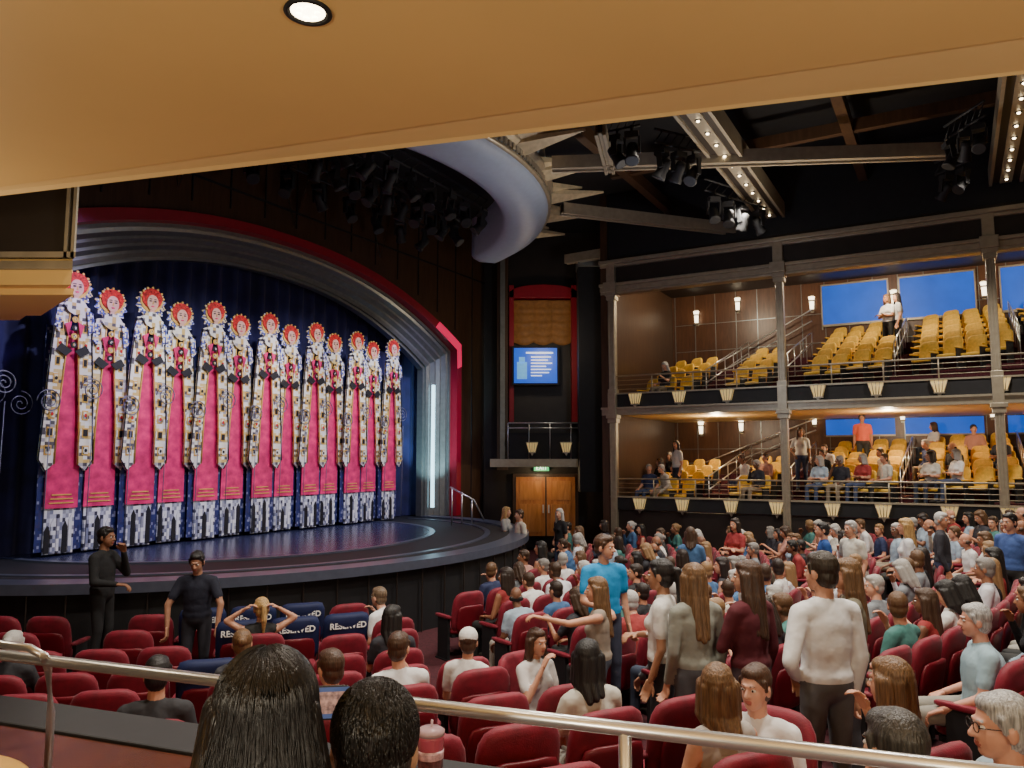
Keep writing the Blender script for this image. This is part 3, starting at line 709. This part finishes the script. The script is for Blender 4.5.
    for pr,vx,i_ in ((P,vox,it),(Q,fine,2)):
        co,fl,lab=remesh(pr,vx,i_); o=len(V); V+=co.tolist(); Fc+=[[o+i for i in f] for f in fl]; Lb+=lab.tolist()
    mb=MB(); mb.v=V; mb.f=Fc; mb.m=Lb; mb.sm=[True]*len(Fc)
    for sg in (-1,1):
        mb.ell((sg*.030,.0765,.004),(.0135,.0105,.0085),EW,HM,10); mb.ell((sg*.030,.0855,.004),(.006,.0035,.0065),DK,HM,8)
    if glasses:
        for sg in (-1,1):
            mb.tube([(sg*.032+.024*cos(q*pi/6),.098,.004+.018*sin(q*pi/6)) for q in range(12)],.002,DK,5,HM,True); mb.tube([(sg*.056,.096,.008),(sg*.08,.0,.008)],.002,DK,5,HM)
        mb.tube([(-.01,.1,.008),(.01,.1,.008)],.002,DK,5,HM)
    me=mb.mesh(name,mats); me['hc']=list(hc)
    return me
skinr=randramp('skin_tones',[(.62,.30,.18),(.52,.24,.14),(.70,.36,.23),(.34,.15,.08),(.62,.29,.18),(.20,.09,.05)],.5,mul=7.3)
hairr2=randramp('hair_tones',[(.025,.014,.009),(.38,.36,.33),(.06,.03,.015),(.02,.012,.01),(.50,.48,.45),(.012,.01,.009),(.12,.06,.025),(.22,.20,.18),(.05,.025,.012),(.28,.16,.07)],.5,bump=.6)
pantr=randramp('trouser_tones',[(.03,.04,.07),(.02,.02,.02),(.25,.20,.14),(.05,.07,.14),(.4,.38,.33)],.8,mul=3.7)
shirto=objcol('shirt_cloth')
shoe=mat('shoe_leather',(.03,.025,.02),.5); eyew=mat('eye_white',(.8,.78,.75),.3,var=.02); eyed=mat('eye_iris',(.02,.012,.01),.2,var=.02); lipm=mat('lip',(.45,.13,.10),.5,var=.05)
CM=[skinr,shirto,pantr,hairr2,shoe,eyew,eyed,lipm]
SEAT=[person('seated_man',CM,sit=True,arms=('lap','lap')),
 person('seated_man',CM,sit=True,arms=('armrest','thigh'),yaw=.7,fat=1.12,hair='short'),
 person('seated_man',CM,sit=True,arms=('thigh','armrest'),yaw=-.6,lean=.15,hair='bald',fat=1.1),
 person('seated_woman',CM,sit=True,fem=True,hair='long',arms=('lap','lap'),yaw=.3,sleeve='none'),
 person('seated_woman',CM,sit=True,fem=True,hair='bob',arms=('fold','fold'),yaw=-.8),
 person('seated_woman',CM,sit=True,fem=True,hair='bun',arms=('lap','face'),lean=.1,sleeve='long'),
 person('seated_woman',CM,sit=True,fem=True,hair='bob',arms=('phone','lap'),pitch=-.35),
 person('seated_man',CM,sit=True,arms=('thigh','lap'),sleeve='long',lean=.3,yaw=.2),
 person('seated_man',CM,sit=True,arms=('lap','face'),yaw=-1.0)]
STAND=[person('standing_man',CM,arms=('down','down'),stride=.06),person('standing_woman',CM,fem=True,hair='long',arms=('down','hip'),yaw=.4),
 person('standing_man',CM,arms=('hip','down'),hair='short',sleeve='long',yaw=-.5),person('standing_woman',CM,fem=True,hair='bob',arms=('fold','fold'))]
SHIRTS=[(.75,.74,.72),(.80,.79,.76),(.02,.02,.025),(.02,.03,.09),(.06,.15,.32),(.55,.50,.42),(.2,.22,.24),(.30,.03,.03),(.03,.03,.04),(.5,.25,.2),(.06,.20,.18),(.70,.70,.74),(.6,.58,.5),(.012,.012,.015),(.35,.45,.55),(.02,.02,.03)]
def hm(shirt,pants,hair,skin=(.60,.30,.19)):
    return [mat('skin',skin,.5,var=.06,scale=20),mat('shirt_cloth',shirt,.85,var=.06,scale=6,bump=.5,bscale=11),mat('trouser_cloth',pants,.85,var=.15,bump=.4,bscale=9),hairmat('hair',hair),shoe,eyew,eyed,lipm]
BR=(.06,.028,.014); LB=(.15,.08,.035); BK=(.012,.01,.01); GY=(.36,.35,.34); BL=(.42,.26,.10)
hero_pos=[]
def place(u,v,H,sc=1,d=None):
    dd=d or 5
    for _ in range(40):
        x=(u-512)/F*dd*1.0; f=fz(x,dd); zt=f+H*sc-E
        if d: break
        dd=.6*dd+.4*min(14,max(.8,-zt*F/(v-460)))
    rz=ray(u,v); x=rz.x/rz.y*dd
    return Vector((x,dd,fz(x,dd)))
def hero(name,u,v,mats,face,sit=False,sc=1.0,d=None,z=None,**kw):
    H=1.30 if sit else 1.71
    p=place(u,v,H,sc,d)
    if z is not None: p.z=z
    me=person(name,mats,sit=sit,vox=kw.pop('vox',.016),fine=kw.pop('fine',.006),**kw)
    if face=='stage': yaw=atan2(SY-p.y,SX-p.x)-pi/2
    else: yaw=atan2(face[1],face[0])-pi/2
    o=bpy.data.objects.new(name,me); scene.collection.objects.link(o); o.location=p; o.rotation_euler=(0,0,yaw); o.scale=(sc,)*3
    hero_pos.append((p.x,p.y,sit,yaw))
    return o
W1=(.80,.80,.80)
hero('man_in_white_shirt',822,558,hm(W1,(.13,.13,.14),(.03,.02,.012)),(-.25,1),sleeve='long',arms=('hip','down'),yaw=.35,sc=1.04,d=4.95,it=8)
hero('woman_in_olive_top',848,563,hm((.17,.15,.10),(.05,.05,.06),LB),(-1,.3),fem=True,hair='long',sleeve='long',arms=('fold','fold'),d=5.9,sc=.98)
hero('woman_in_white_top',662,554,hm((.72,.70,.66),(.03,.03,.035),BK,(.42,.21,.12)),(-.9,.4),fem=True,hair='pony',sleeve='short',arms=('down','fold'),d=6.2,sc=1.02)
hero('woman_in_grey_jacket',694,558,hm((.28,.29,.25),(.10,.11,.13),LB),(-.3,1),fem=True,hair='long',sleeve='long',arms=('down','down'),d=5.9,sc=1.0)
hero('woman_in_maroon_top',748,556,hm((.10,.012,.02),(.05,.03,.04),BR),(-.6,1),fem=True,hair='long',sleeve='long',arms=('fold','down'),yaw=.5,d=5.8)
hero('man_in_blue_shirt',604,541,hm((.01,.28,.62),(.05,.06,.10),BR),(.3,-1),sleeve='short',arms=('down','lap'),yaw=.7,sc=1.0,d=7.7,z=.32)
hero('woman_pointing',598,573,hm((.30,.25,.20),(.06,.07,.10),LB),(-1,.15),fem=True,hair='long',sleeve='none',arms=('point','down'),d=7.0,sc=.93)
hero('boy_in_white_shirt',752,657,hm(W1,(.05,.06,.12),(.07,.035,.02),(.70,.38,.27)),(-.55,-.85),sit=True,sc=.95,sleeve='long',arms=('lap','armrest'),yaw=-.2)
hero('woman_in_patterned_dress',712,652,hm((.42,.38,.34),(.3,.3,.3),LB),(-.4,.9),sit=True,fem=True,hair='bob',sleeve='none',arms=('lap','lap'),yaw=-.8)
hero('man_in_pale_blue_shirt',972,597,hm((.32,.46,.52),(.3,.28,.24),GY,(.66,.32,.22)),(-.95,.3),sit=True,hair='short',sleeve='short',fat=1.25,arms=('thigh','armrest'),lean=.05)
hero('woman_with_brown_hair',880,646,hm((.45,.32,.22),(.1,.1,.1),LB),(-.6,.8),sit=True,fem=True,hair='long',sleeve='none',arms=('lap','face'))
hero('elderly_man_with_glasses',988,710,hm((.30,.38,.42),(.1,.1,.1),GY,(.68,.34,.23)),(-1,.15),sit=True,hair='short',glasses=True,fat=1.1,arms=('lap','lap'),sc=1.0,d=3.0)
hero('man_with_cropped_hair',882,722,hm((.05,.06,.09),(.03,.03,.03),(.045,.04,.035),(.5,.26,.16)),(-.4,1),sit=True,hair='short',fat=1.15,arms=('lap','lap'),d=2.65,sc=1.04)
hero('man_in_black_suit',106,521,hm((.012,.012,.014),(.012,.012,.014),BK,(.3,.14,.08)),(1,-.1),sleeve='long',arms=('face','lap'),d=9.4,z=.25)
hero('man_in_navy_tshirt',200,545,hm((.012,.014,.03),(.02,.02,.03),BK,(.42,.21,.13)),(.1,-1),sleeve='short',arms=('lean','lean'),pitch=-.3,lean=.12,sc=1.0,d=9.2,z=.0)
hero('blonde_woman_stretching',262,586,hm((.02,.02,.02),(.02,.02,.02),BL,(.6,.31,.2)),'stage',sit=True,fem=True,hair='pony',sleeve='none',arms=('head','head'),yaw=.2,d=8.8)
hero('girl_in_white_cap',470,621,hm((.75,.73,.70),(.2,.2,.2),BR),(.3,1),sit=True,fem=True,hair='cap',sc=.95,arms=('lap','lap'),yaw=.3)
hero('girl_in_pale_top',540,623,hm((.62,.6,.58),(.2,.2,.3),BR),(.4,-.5),sit=True,fem=True,hair='bob',sc=.92,arms=('lap','face'))
hero('man_in_white_polo',388,570,hm(W1,(.5,.45,.38),(.15,.1,.06),(.66,.34,.23)),(-.9,.6),sit=True,hair='short',arms=('thigh','face'),lean=.3,d=9.6)
hero('man_with_dark_hair',160,646,hm((.03,.03,.035),(.02,.02,.02),BK),'stage',sit=True,arms=('lap','lap'))
hero('woman_in_dark_top',243,622,hm((.06,.06,.07),(.1,.1,.1),LB),'stage',sit=True,fem=True,hair='bun',arms=('lap','lap'))
hero('man_in_grey_shirt',330,640,hm((.3,.3,.32),(.1,.1,.1),BR),'stage',sit=True,arms=('lap','lap'),yaw=.4)
hero('man_in_white_tee',398,624,hm((.7,.7,.7),(.1,.1,.1),BR),'stage',sit=True,arms=('lap','face'),yaw=-.6)
hero('standing_man_in_navy_shirt',822,490,hm((.01,.06,.25),(.03,.03,.03),BK),(-1,.2),arms=('down','down'),d=12.5)
hero('standing_man_in_cream_shirt',850,498,hm((.6,.58,.5),(.03,.03,.03),GY),(-1,-.4),arms=('down','hip'),d=12.2)
hero('standing_woman_in_white',905,500,hm((.7,.7,.7),(.03,.03,.03),BL),(-1,.4),fem=True,hair='long',arms=('down','hip'),d=11.5)
hero('usher_in_blue',1008,486,hm((.05,.1,.3),(.03,.03,.03),BK),(-1,-.4),arms=('down','down'),d=10.5)
hero('standing_man_in_beige',520,505,hm((.6,.55,.45),(.03,.03,.03),BR),(-1,-.4),arms=('down','down'),d=17.6)
hero('standing_woman_in_grey',506,508,hm((.3,.3,.3),(.1,.1,.1),BL),(1,-.4),fem=True,hair='bob',arms=('down','fold'),d=18.6)
s_,t_=st_of(*hero_pos[13][:2])
mb=MB(); mb.box(s_-.3,s_+.3,-t_-.3,-t_+.3,-.3,.25,0); mb.box(s_-.3,s_+.3,-t_-.32,-t_-.3,.2,.25,1); mb.obj('stage_step',[carpet,silver2],ST); STEP=(s_,t_)
# ---------------------------------------------------------------- seats & audience in the rows
audpar=empty('seated_audience')
reserved_px=[(217,624),(307,609),(312,632),(357,622),(268,636),(207,648),(258,612)]
slots=[]
aisles=[radians(-29),radians(8),radians(33)]
pa=Vector((-3.6,3.1,0)); pd=Vector((.94,-.34,0)).normalized(); pn=Vector((-pd.y,pd.x,0))
def beyond(x,y): return (Vector((x,y,0))-pa).dot(pn)
r=7.15
while r<22:
    n=int(r*radians(180)/.575)
    for i in range(n):
        th=radians(-88)+i*.575/r
        if any(abs(th-a)*r<(.72 if a<-.4 and a>-.6 else .5) for a in aisles): continue
        p=W(r*sin(th),r*cos(th)); s=r*sin(th);t=r*cos(th)
        if s>6.2 or s<-15 or t>21 or t<1.6: continue
        if p.y<.3 or beyond(p.x,p.y)<1.35: continue
        ea,eb=(7.45,6.65) if s<-3.5 else (7.9,7.1)
        if ((s+.7)/ea)**2+(t/eb)**2<1: continue
        if s>5 and t<6: continue
        if abs(s-STEP[0])<.52 and abs(t-STEP[1])<.52: continue
        u,v,d=proj((p.x,p.y,fz(p.x,p.y)+.9))
        if u<-160 or u>1250: continue
        slots.append((p.x,p.y,th,r,u,v,d))
    r+=.87
def nearhero(x,y):
    return [h for h in hero_pos if (h[0]-x)**2+(h[1]-y)**2<(.27 if h[2] else .17)]
res=set()
for (pu,pv) in reserved_px:
    best=min((k for k in range(len(slots)) if k not in res and not nearhero(slots[k][0],slots[k][1])),key=lambda k:(slots[k][4]-pu)**2+2*(slots[k][5]+6-pv)**2); res.add(best)
resm=mat('reserved_cover_navy',(.006,.014,.075),.7,var=.15)
cm=MB(); cm.pillow(.275,.26,.068,0,T(0,-.262,.745)@RX(radians(11)),6,32,.5); CV=cm.mesh('reserved_seat_cover',[resm])
for k,(x,y,th,r,u,v,d) in enumerate(slots):
    z=fz(x,y); yaw=atan2(SY-y,SX-x)-pi/2
    if nearhero(x,y): continue
    inst(SM,'theatre_seat',(x,y,z),yaw,seatpar)
    if k in res:
        o=inst(CV,'reserved_seat_cover',(x,y,z),yaw,None)
        bpy.context.view_layer.update()
        text('RESERVED',.096,o.matrix_world@T(0,-.350,.865)@RX(radians(90)),whitet,o,bold=.0025)
        continue
    if u<345: pr=.02
    elif u<500: pr=.14 if d<8.8 else (.3 if d<11 else .85)
    elif d<6.8 and u<800: pr=.10
    elif u<640 and d<8: pr=.45
    elif u>800 and d<9: pr=.66
    else: pr=.95
    if random.random()<pr:
        inst(random.choice(SEAT),'audience_member',(x,y,z),yaw+random.uniform(-.2,.2),audpar,random.uniform(.95,1.06),random.choice(SHIRTS))
for (x,y,st,yaw) in hero_pos:
    if st: inst(SM,'theatre_seat',(x,y,fz(x,y)),(atan2(SY-y,SX-x)-pi/2) if abs(((yaw-(atan2(SY-y,SX-x)-pi/2))+pi)%(2*pi)-pi)<1.2 else yaw,seatpar)
bseat=empty('balcony_seating'); baud=empty('balcony_audience')
yb0=atan2(-AX.y,-AX.x)-pi/2
for l,pr in (('l',.17),('u',.0)):
    for j in range(6):
        for q in range(16):
            for h in (0.26,.74):
                k=q*.97+h*.97
                if any(abs(k-a)<.35 for a in (2.4,4.4,6.9,9.5)) or k<.6 or (k<4.4 and j>3): continue
                zz=bz(l,j,q*.97+.4); p=BF@Vector((k,.25+j*.86+.42,zz))
                yaw=yb0-radians(32)
                inst(GM,'gold_theatre_seat',p,yaw,bseat,.88)
                if random.random()<(pr*2 if j<2 else pr) or (l=='u' and (q,j) in ((1,0),(7,1)) and h<.5): inst(random.choice(SEAT),'audience_member',p,yaw+random.uniform(-.5,.3),baud,.96,random.choice(SHIRTS))
for u,l,y,c in ((893,'u',2.95,(.7,.7,.7)),(903,'u',2.95,(.5,.5,.5)),(862,'l',3.8,(.6,.1,.06)),(676,'l',1.2,(.7,.7,.7)),(800,'l',2,(.7,.7,.65))):
    k=kfront(u,y); j=int((y-.25)/.86); p=BF@Vector((k,y,bz(l,j,k))); inst(random.choice(STAND),'standing_audience_member',p,random.uniform(1,3),baud,1,c)
for (u,v,d) in ((560,512,18),(690,508,13),(735,512,15),(940,510,12)):
    p=place(u,v,1.7,1,d); inst(random.choice(STAND),'standing_audience_member',p,random.uniform(0,6),audpar,1,random.choice(SHIRTS))
# ---------------------------------------------------------------- viewer's gallery
PZ=1.12
mb=MB()
def strip(mb,off0,off1,z0,z1,l0,l1,m):
    a=pa+pd*l0;b=pa+pd*l1
    q=[a+pn*off0,b+pn*off0,b+pn*off1,a+pn*off1]
    vs=[(p.x,p.y,z0) for p in q]+[(p.x,p.y,z1) for p in q]
    mb.add(vs,[(0,3,2,1),(4,5,6,7),(0,1,5,4),(1,2,6,5),(2,3,7,6),(3,0,4,7)],m)
strip(mb,-5.2,.75,-.3,PZ,-2.4,7.5,0); mb.obj('gallery_floor',[carpet])
mb=MB(); strip(mb,.25,.72,PZ,R(-1.06),-2.4,7.5,0); strip(mb,.18,.55,R(-1.06),R(-1.02),-2.4,7.5,1); strip(mb,.55,.80,R(-1.06),R(-1.01),-2.4,7.5,2); strip(mb,.72,.76,0,R(-1.06),-2.4,7.5,2)
mb.obj('gallery_parapet',[woodm,woodmat('polished_walnut_cap',(.06,.016,.008),(.10,.028,.012),.25),black],bevel=.008)
mb=MB()
ra=at_z(0,655,R(-.6)); rb=at_z(940,766,R(-.6)); rd=(rb-ra).normalized()
q0=ra-rd*2.0; q1=rb+rd*3
mb.tube([q0,q1],.0165,0,12)
for l in (.35,2.55,4.6):
    p=q0+rd*(l+1.4); mb.tube([p,(p.x,p.y,R(-1.04)-0.0)],.015,0,12); mb.lathe([(.035,0),(.035,.01),(.016,.02)],0,12,T(p.x,p.y,R(-1.04)))
n0=at_z(-60,636,R(-.56)); n1=at_z(30,648,R(-.56)); n2=at_z(44,656,R(-.575)); n3=at_z(48,668,R(-.64)); n4=at_z(51,712,R(-.8))
mb.tube([n0,n1,n2,n3,n4,Vector((n4.x,n4.y,R(-1.04)))],.012,0,12)
mb.obj('gallery_handrail',[steel])
SZ=R(1.2)
f0=at_z(0,187,SZ); f1=at_z(1024,38,SZ); g0=at_z(0,196,SZ+.0); g1=at_z(1024,74,SZ+.0)
fd=(f1-f0).normalized(); gd=(g1-g0).normalized()
fa=f0-fd*1.5; fb=f1+fd*4; ga=g0-gd*1.5; gb=g1+gd*4
mb=MB()
mb.add([tuple(fa),tuple(fb),(fb.x-1.5,-4.6,SZ),(fa.x-1.5,-4.6,SZ),(fa.x,fa.y,SZ+.5),(fb.x,fb.y,SZ+.5),(fb.x-1.5,-4.6,SZ+.5),(fa.x-1.5,-4.6,SZ+.5)],[(0,1,2,3),(4,7,6,5),(0,4,5,1)],0)
mb.add([(fa.x,fa.y,SZ+.012),(fb.x,fb.y,SZ+.012),(gb.x,gb.y,SZ+.0),(ga.x,ga.y,SZ+.0),(gb.x,gb.y,SZ+.25),(ga.x,ga.y,SZ+.25)],[(0,3,2,1),(2,3,5,4)],1)
mb.obj('gallery_soffit',[cream,creamlip])
dl=at_z(308,11,SZ)
mb=MB(); mb.lathe([(.062,0),(.064,-.006),(.052,-.009),(.046,0)],0,28,T(dl.x,dl.y,SZ)); mb.lathe([(.046,-.003),(.03,-.006),(.0,-.006)],1,24,T(dl.x,dl.y,SZ))
for q in range(6): mb.ell((dl.x+.026*cos(q),dl.y+.026*sin(q),SZ-.008),(.008,.008,.006),1,None,8)
mb.obj('recessed_downlight',[black,bulbm])
mb=MB(); y=4.6
def wedge(xr,y0,dy,z0,z1,m,sl=.9):
    mb.add([(-5.5,y0,z0),(xr,y0,z0),(xr-sl*dy,y0+dy,z0),(-5.5,y0+dy,z0),(-5.5,y0,z1),(xr,y0,z1),(xr-sl*dy,y0+dy,z1),(-5.5,y0+dy,z1)],[(0,3,2,1),(4,5,6,7),(0,1,5,4),(1,2,6,5),(2,3,7,6),(3,0,4,7)],m)
a=at_y(74,258,y); b=at_y(72,284,y)
wedge(a.x,y,1.2,a.z,R(2.6),0); wedge(a.x+.02,y-.02,.05,a.z,a.z+.035,1)
mb.box(a.x-.055,a.x-.035,y-.02,y,a.z,R(2.6),1); mb.box(a.x-.012,a.x+.008,y-.02,y,a.z,R(2.6),1)
wedge(a.x-.02,y+.02,1.2,b.z,a.z,2); wedge(a.x-.0,y-.01,1.2,a.z-.07,a.z-.02,1)
wedge(a.x-.06,y+.12,.7,b.z-.04,b.z,2)
mb.obj('side_box_front',[dark,silver,cream])
mb=MB(); mb.lathe([(.02,-.02),(.33,-.02),(.34,-.005),(.33,0),(.3,0),(.0,0)],0,40,T(-1.42,1.72,R(-.74))); mb.lathe([(.18,0),(.17,.02),(.03,.04),(.025,.84-.0),(.05,.845)],1,20,T(-1.42,1.72,PZ)); mb.obj('round_side_table',[mat('gold_lacquer',(.75,.45,.10),.35),steel])
# foreground spectators
def gal(name,x,y,mats,sc,ztop,**kw):
    me=person(name,mats,sit=True,vox=.012,fine=.0048,it=5,**kw)
    o=bpy.data.objects.new(name,me); scene.collection.objects.link(o); yaw=atan2(SY-y,SX-x)-pi/2
    z=ztop-1.30*sc; o.location=(x,y,z); o.scale=(sc,)*3; o.rotation_euler=(0,0,yaw*.6)
    inst(SM,'lounge_chair',(x,y,max(PZ,z)),yaw*.6,None); return o
wo=gal('woman_with_long_black_hair',-.455,1.50,hm((.70,.68,.66),(.03,.03,.04),(.010,.008,.008),(.45,.24,.15)),1.0,R(-.345),fem=True,hair='drape',sleeve='short',arms=('phone',((.04,.17,-.22),(-.09,.40,-.03))),yaw=-.25)
mo=gal('man_with_short_black_hair',-.275,1.60,hm((.04,.045,.06),(.03,.03,.04),(.012,.010,.009),(.42,.23,.14)),.98,R(-.425),hair='short',arms=('lap','lap'),yaw=-.1)
def strands(o,hc,n,long,parent_mat):
    mb=MB(); hc=Vector(hc); rnd=random.Random(3)
    for i in range(n):
        pts=[];rad=[]
        if long:
            az=rnd.uniform(-pi*1.12,pi*.12); rr0=rnd.uniform(.97,1.045)
            ph=rnd.uniform(0,6.28); st=rnd.uniform(.05,.9)
            for k in range(16):
                f=k/15
                if f<.4:
                    th=st+(1.6-st)*f/.4; base=Vector((.089*sin(th)*cos(az),-.022+.106*sin(th)*sin(az),.042+.099*cos(th)))*rr0
                else:
                    g=(f-.4)/.6; w_=1+1.25*g
                    base=Vector((.089*cos(az)*w_+.004*sin(7*g+ph),-.022+.106*sin(az)*rr0-.085*g-.02*g*abs(sin(az)),.04-.50*g))
                pts.append(hc+base); rad.append(.0014*(1-.5*f))
        else:
            az=rnd.uniform(0,2*pi); th=rnd.uniform(.0,1.9)
            if sin(az)>.3 and th>1.0: continue
            n0=Vector((sin(th)*cos(az),sin(th)*sin(az),cos(th))); b=hc+Vector((.083*n0.x,-.022+.098*n0.y,.042+.094*n0.z))
            sw=Vector((0,-1,-.3)) if th<.6 else Vector((0,0,-1))
            tdir=(sw-n0*sw.dot(n0)).normalized()
            for k in range(4): pts.append(b+n0*(.001+.0012*k*(3-k))+tdir*.006*k); rad.append(.0012*(1-.25*k))
        mb.tube(pts,.001,0,3,None,False,rad)
    mb.obj('hair_strands',[parent_mat],None,o)
strands(wo,wo.data['hc'],2600,True,wo.data.materials[3]); strands(mo,mo.data['hc'],3500,False,mo.data.materials[3])
pp=at_y(320,703,1.88)
mb=MB(); mb.pillow(.076,.038,.004,0,None,9,28); mb.box(-.070,.070,-.0048,-.0042,-.034,.034,1); mb.box(-.05,.068,-.0052,-.0049,-.024,.024,2)
mb.obj('smartphone',[blk,mat('phone_screen',(.05,.08,.2),.2,emit=.35,ecol=(.1,.15,.35)),mat('phone_image',(.3,.2,.2),.3,emit=.25,ecol=(.35,.2,.2),var=.9,scale=90)],T(*pp)@RZ(.15)@RX(-.2))
tb=at_z(430,797,R(-1.0))
mb=MB(); mb.lathe([(.028,0),(.034,.005),(.040,.17),(.041,.18),(.038,.18),(.032,.02),(.0,.02)],0,28); mb.lathe([(.0,.18),(.042,.18),(.043,.192),(.03,.20),(.0,.202)],1,28); mb.tube([(0,0,.12),(.004,0,.222)],.004,1,8); mb.lathe([(.0355,.06),(.0405,.13),(.0408,.14),(.0358,.05)],2,28)
mb.obj('travel_tumbler',[mat('rose_plastic',(.45,.08,.13),.15,var=.05,coat=.5),mat('clear_lid',(.45,.3,.33),.1),mat('tumbler_print',(.7,.4,.45),.3,var=.5,scale=60)],T(tb.x,tb.y,R(-1.0)))
mb=MB()
for (u,v) in ((452,488),(462,492),(472,500)): 
    a=at_y(u,v,20.3); mb.tube([a,(a.x,a.y,1.05)],.02,0,8)
mb.tube([at_y(450,487,20.3),at_y(474,500,20.3),at_y(484,520,20.3)],.022,0,8); mb.obj('stage_stair_rail',[steel])
# ---------------------------------------------------------------- lights
def light(kind,name,loc,power,col,target=None,size=.1,angle=60,blend=.6):
    l=bpy.data.lights.new(name,kind); l.energy=power; l.color=col; l.shadow_soft_size=size
    if kind=='SPOT': l.spot_size=radians(angle); l.spot_blend=blend
    o=bpy.data.objects.new(name,l); scene.collection.objects.link(o); o.location=loc
    if target is not None: o.rotation_euler=(Vector(target)-Vector(loc)).to_track_quat('-Z','Y').to_euler()
    return o
warm=(1,.82,.58); wh=(1,.90,.77)
for (s,t,p) in ((-6,9.9,900),(0,9.9,900),(4.5,9.9,700),(-6,14.6,900),(-1,14.6,900),(4,14.6,900),(-9,12.5,700),(-8.5,7.0,600)):
    light('SPOT','house_downlight',W(s,t,R(5.6)),p*1.5,wh,W(s,t,0),.25,120,.8)
for s in (-4.5,-1.5,1.5,4.5):
    light('SPOT','stage_front_spot',W(s*.85,5.5,R(5.3)),1150,(.90,.88,1),W(s,0,3.0),.1,60,.7)
light('SPOT','stage_blue_wash',W(-4.5,2.2,R(4.6)),220,(.4,.25,1),W(-6,-.5,2),.2,90)
light('SPOT','stage_blue_wash',W(4.5,2.2,R(4.6)),200,(.3,.35,1),W(5.5,-.5,2),.2,90)
light('SPOT','stage_violet_wash',W(0,5.0,R(5.3)),260,(.5,.3,1),W(0,1,1.2),.2,80)
light('SPOT','jamb_spot',W(4.4,1.5,1.3),700,(.45,.85,1),W(6.3,.2,3.4),.05,46)
light('POINT','canopy_uplight',W(.5,9.5,R(2.5)),180,(.75,.83,1),None,.3)
light('SPOT','ceiling_beam_uplight',W(3,11,R(3.2)),420,(1,.85,.65),W(1,11,R(7)),.3,150)
for k in (2.2,6.6,11): 
    for z,p in ((R(4.9),220),(R(1.05),120)):
        light('POINT','balcony_lamp',BF@Vector((k,2.2,z)),p,warm,None,.12)
light('POINT','alcove_lamp',(1.0,22.0,R(3.4)),60,warm,None,.2)
light('POINT','door_lamp',(.9,23.4,R(-.35)),25,(1,.7,.4),None,.1)
light('POINT','gallery_soffit_fill',(-1.3,-.8,R(.0)),160,(1,.88,.66),None,.15)  # added fill behind the viewer to brighten the soffit, no fixture there
light('POINT','gallery_soffit_fill',(1.8,-.8,R(.0)),175,(1,.88,.66),None,.15)  # second added soffit fill, likewise without a fixture
light('SPOT','gallery_downlight_beam',(dl.x,dl.y,SZ-.03),25,warm,(dl.x,dl.y,0),.04,90)
light('POINT','side_box_lamp',(-2.8,3.2,R(.3)),22,warm,None,.1)
w=bpy.data.worlds.new('World'); scene.world=w; w.use_nodes=True; w.node_tree.nodes['Background'].inputs[0].default_value=(.02,.02,.025,1); w.node_tree.nodes['Background'].inputs[1].default_value=1
cam=bpy.data.cameras.new('camera'); co=bpy.data.objects.new('camera',cam); scene.collection.objects.link(co)
co.location=(0,0,E); co.rotation_euler=(pi/2+PT,0,0); cam.sensor_width=36; cam.lens=36*F/1024; cam.clip_end=200; cam.clip_start=.05
scene.camera=co
print('slots',len(slots),'objects',len(scene.objects))
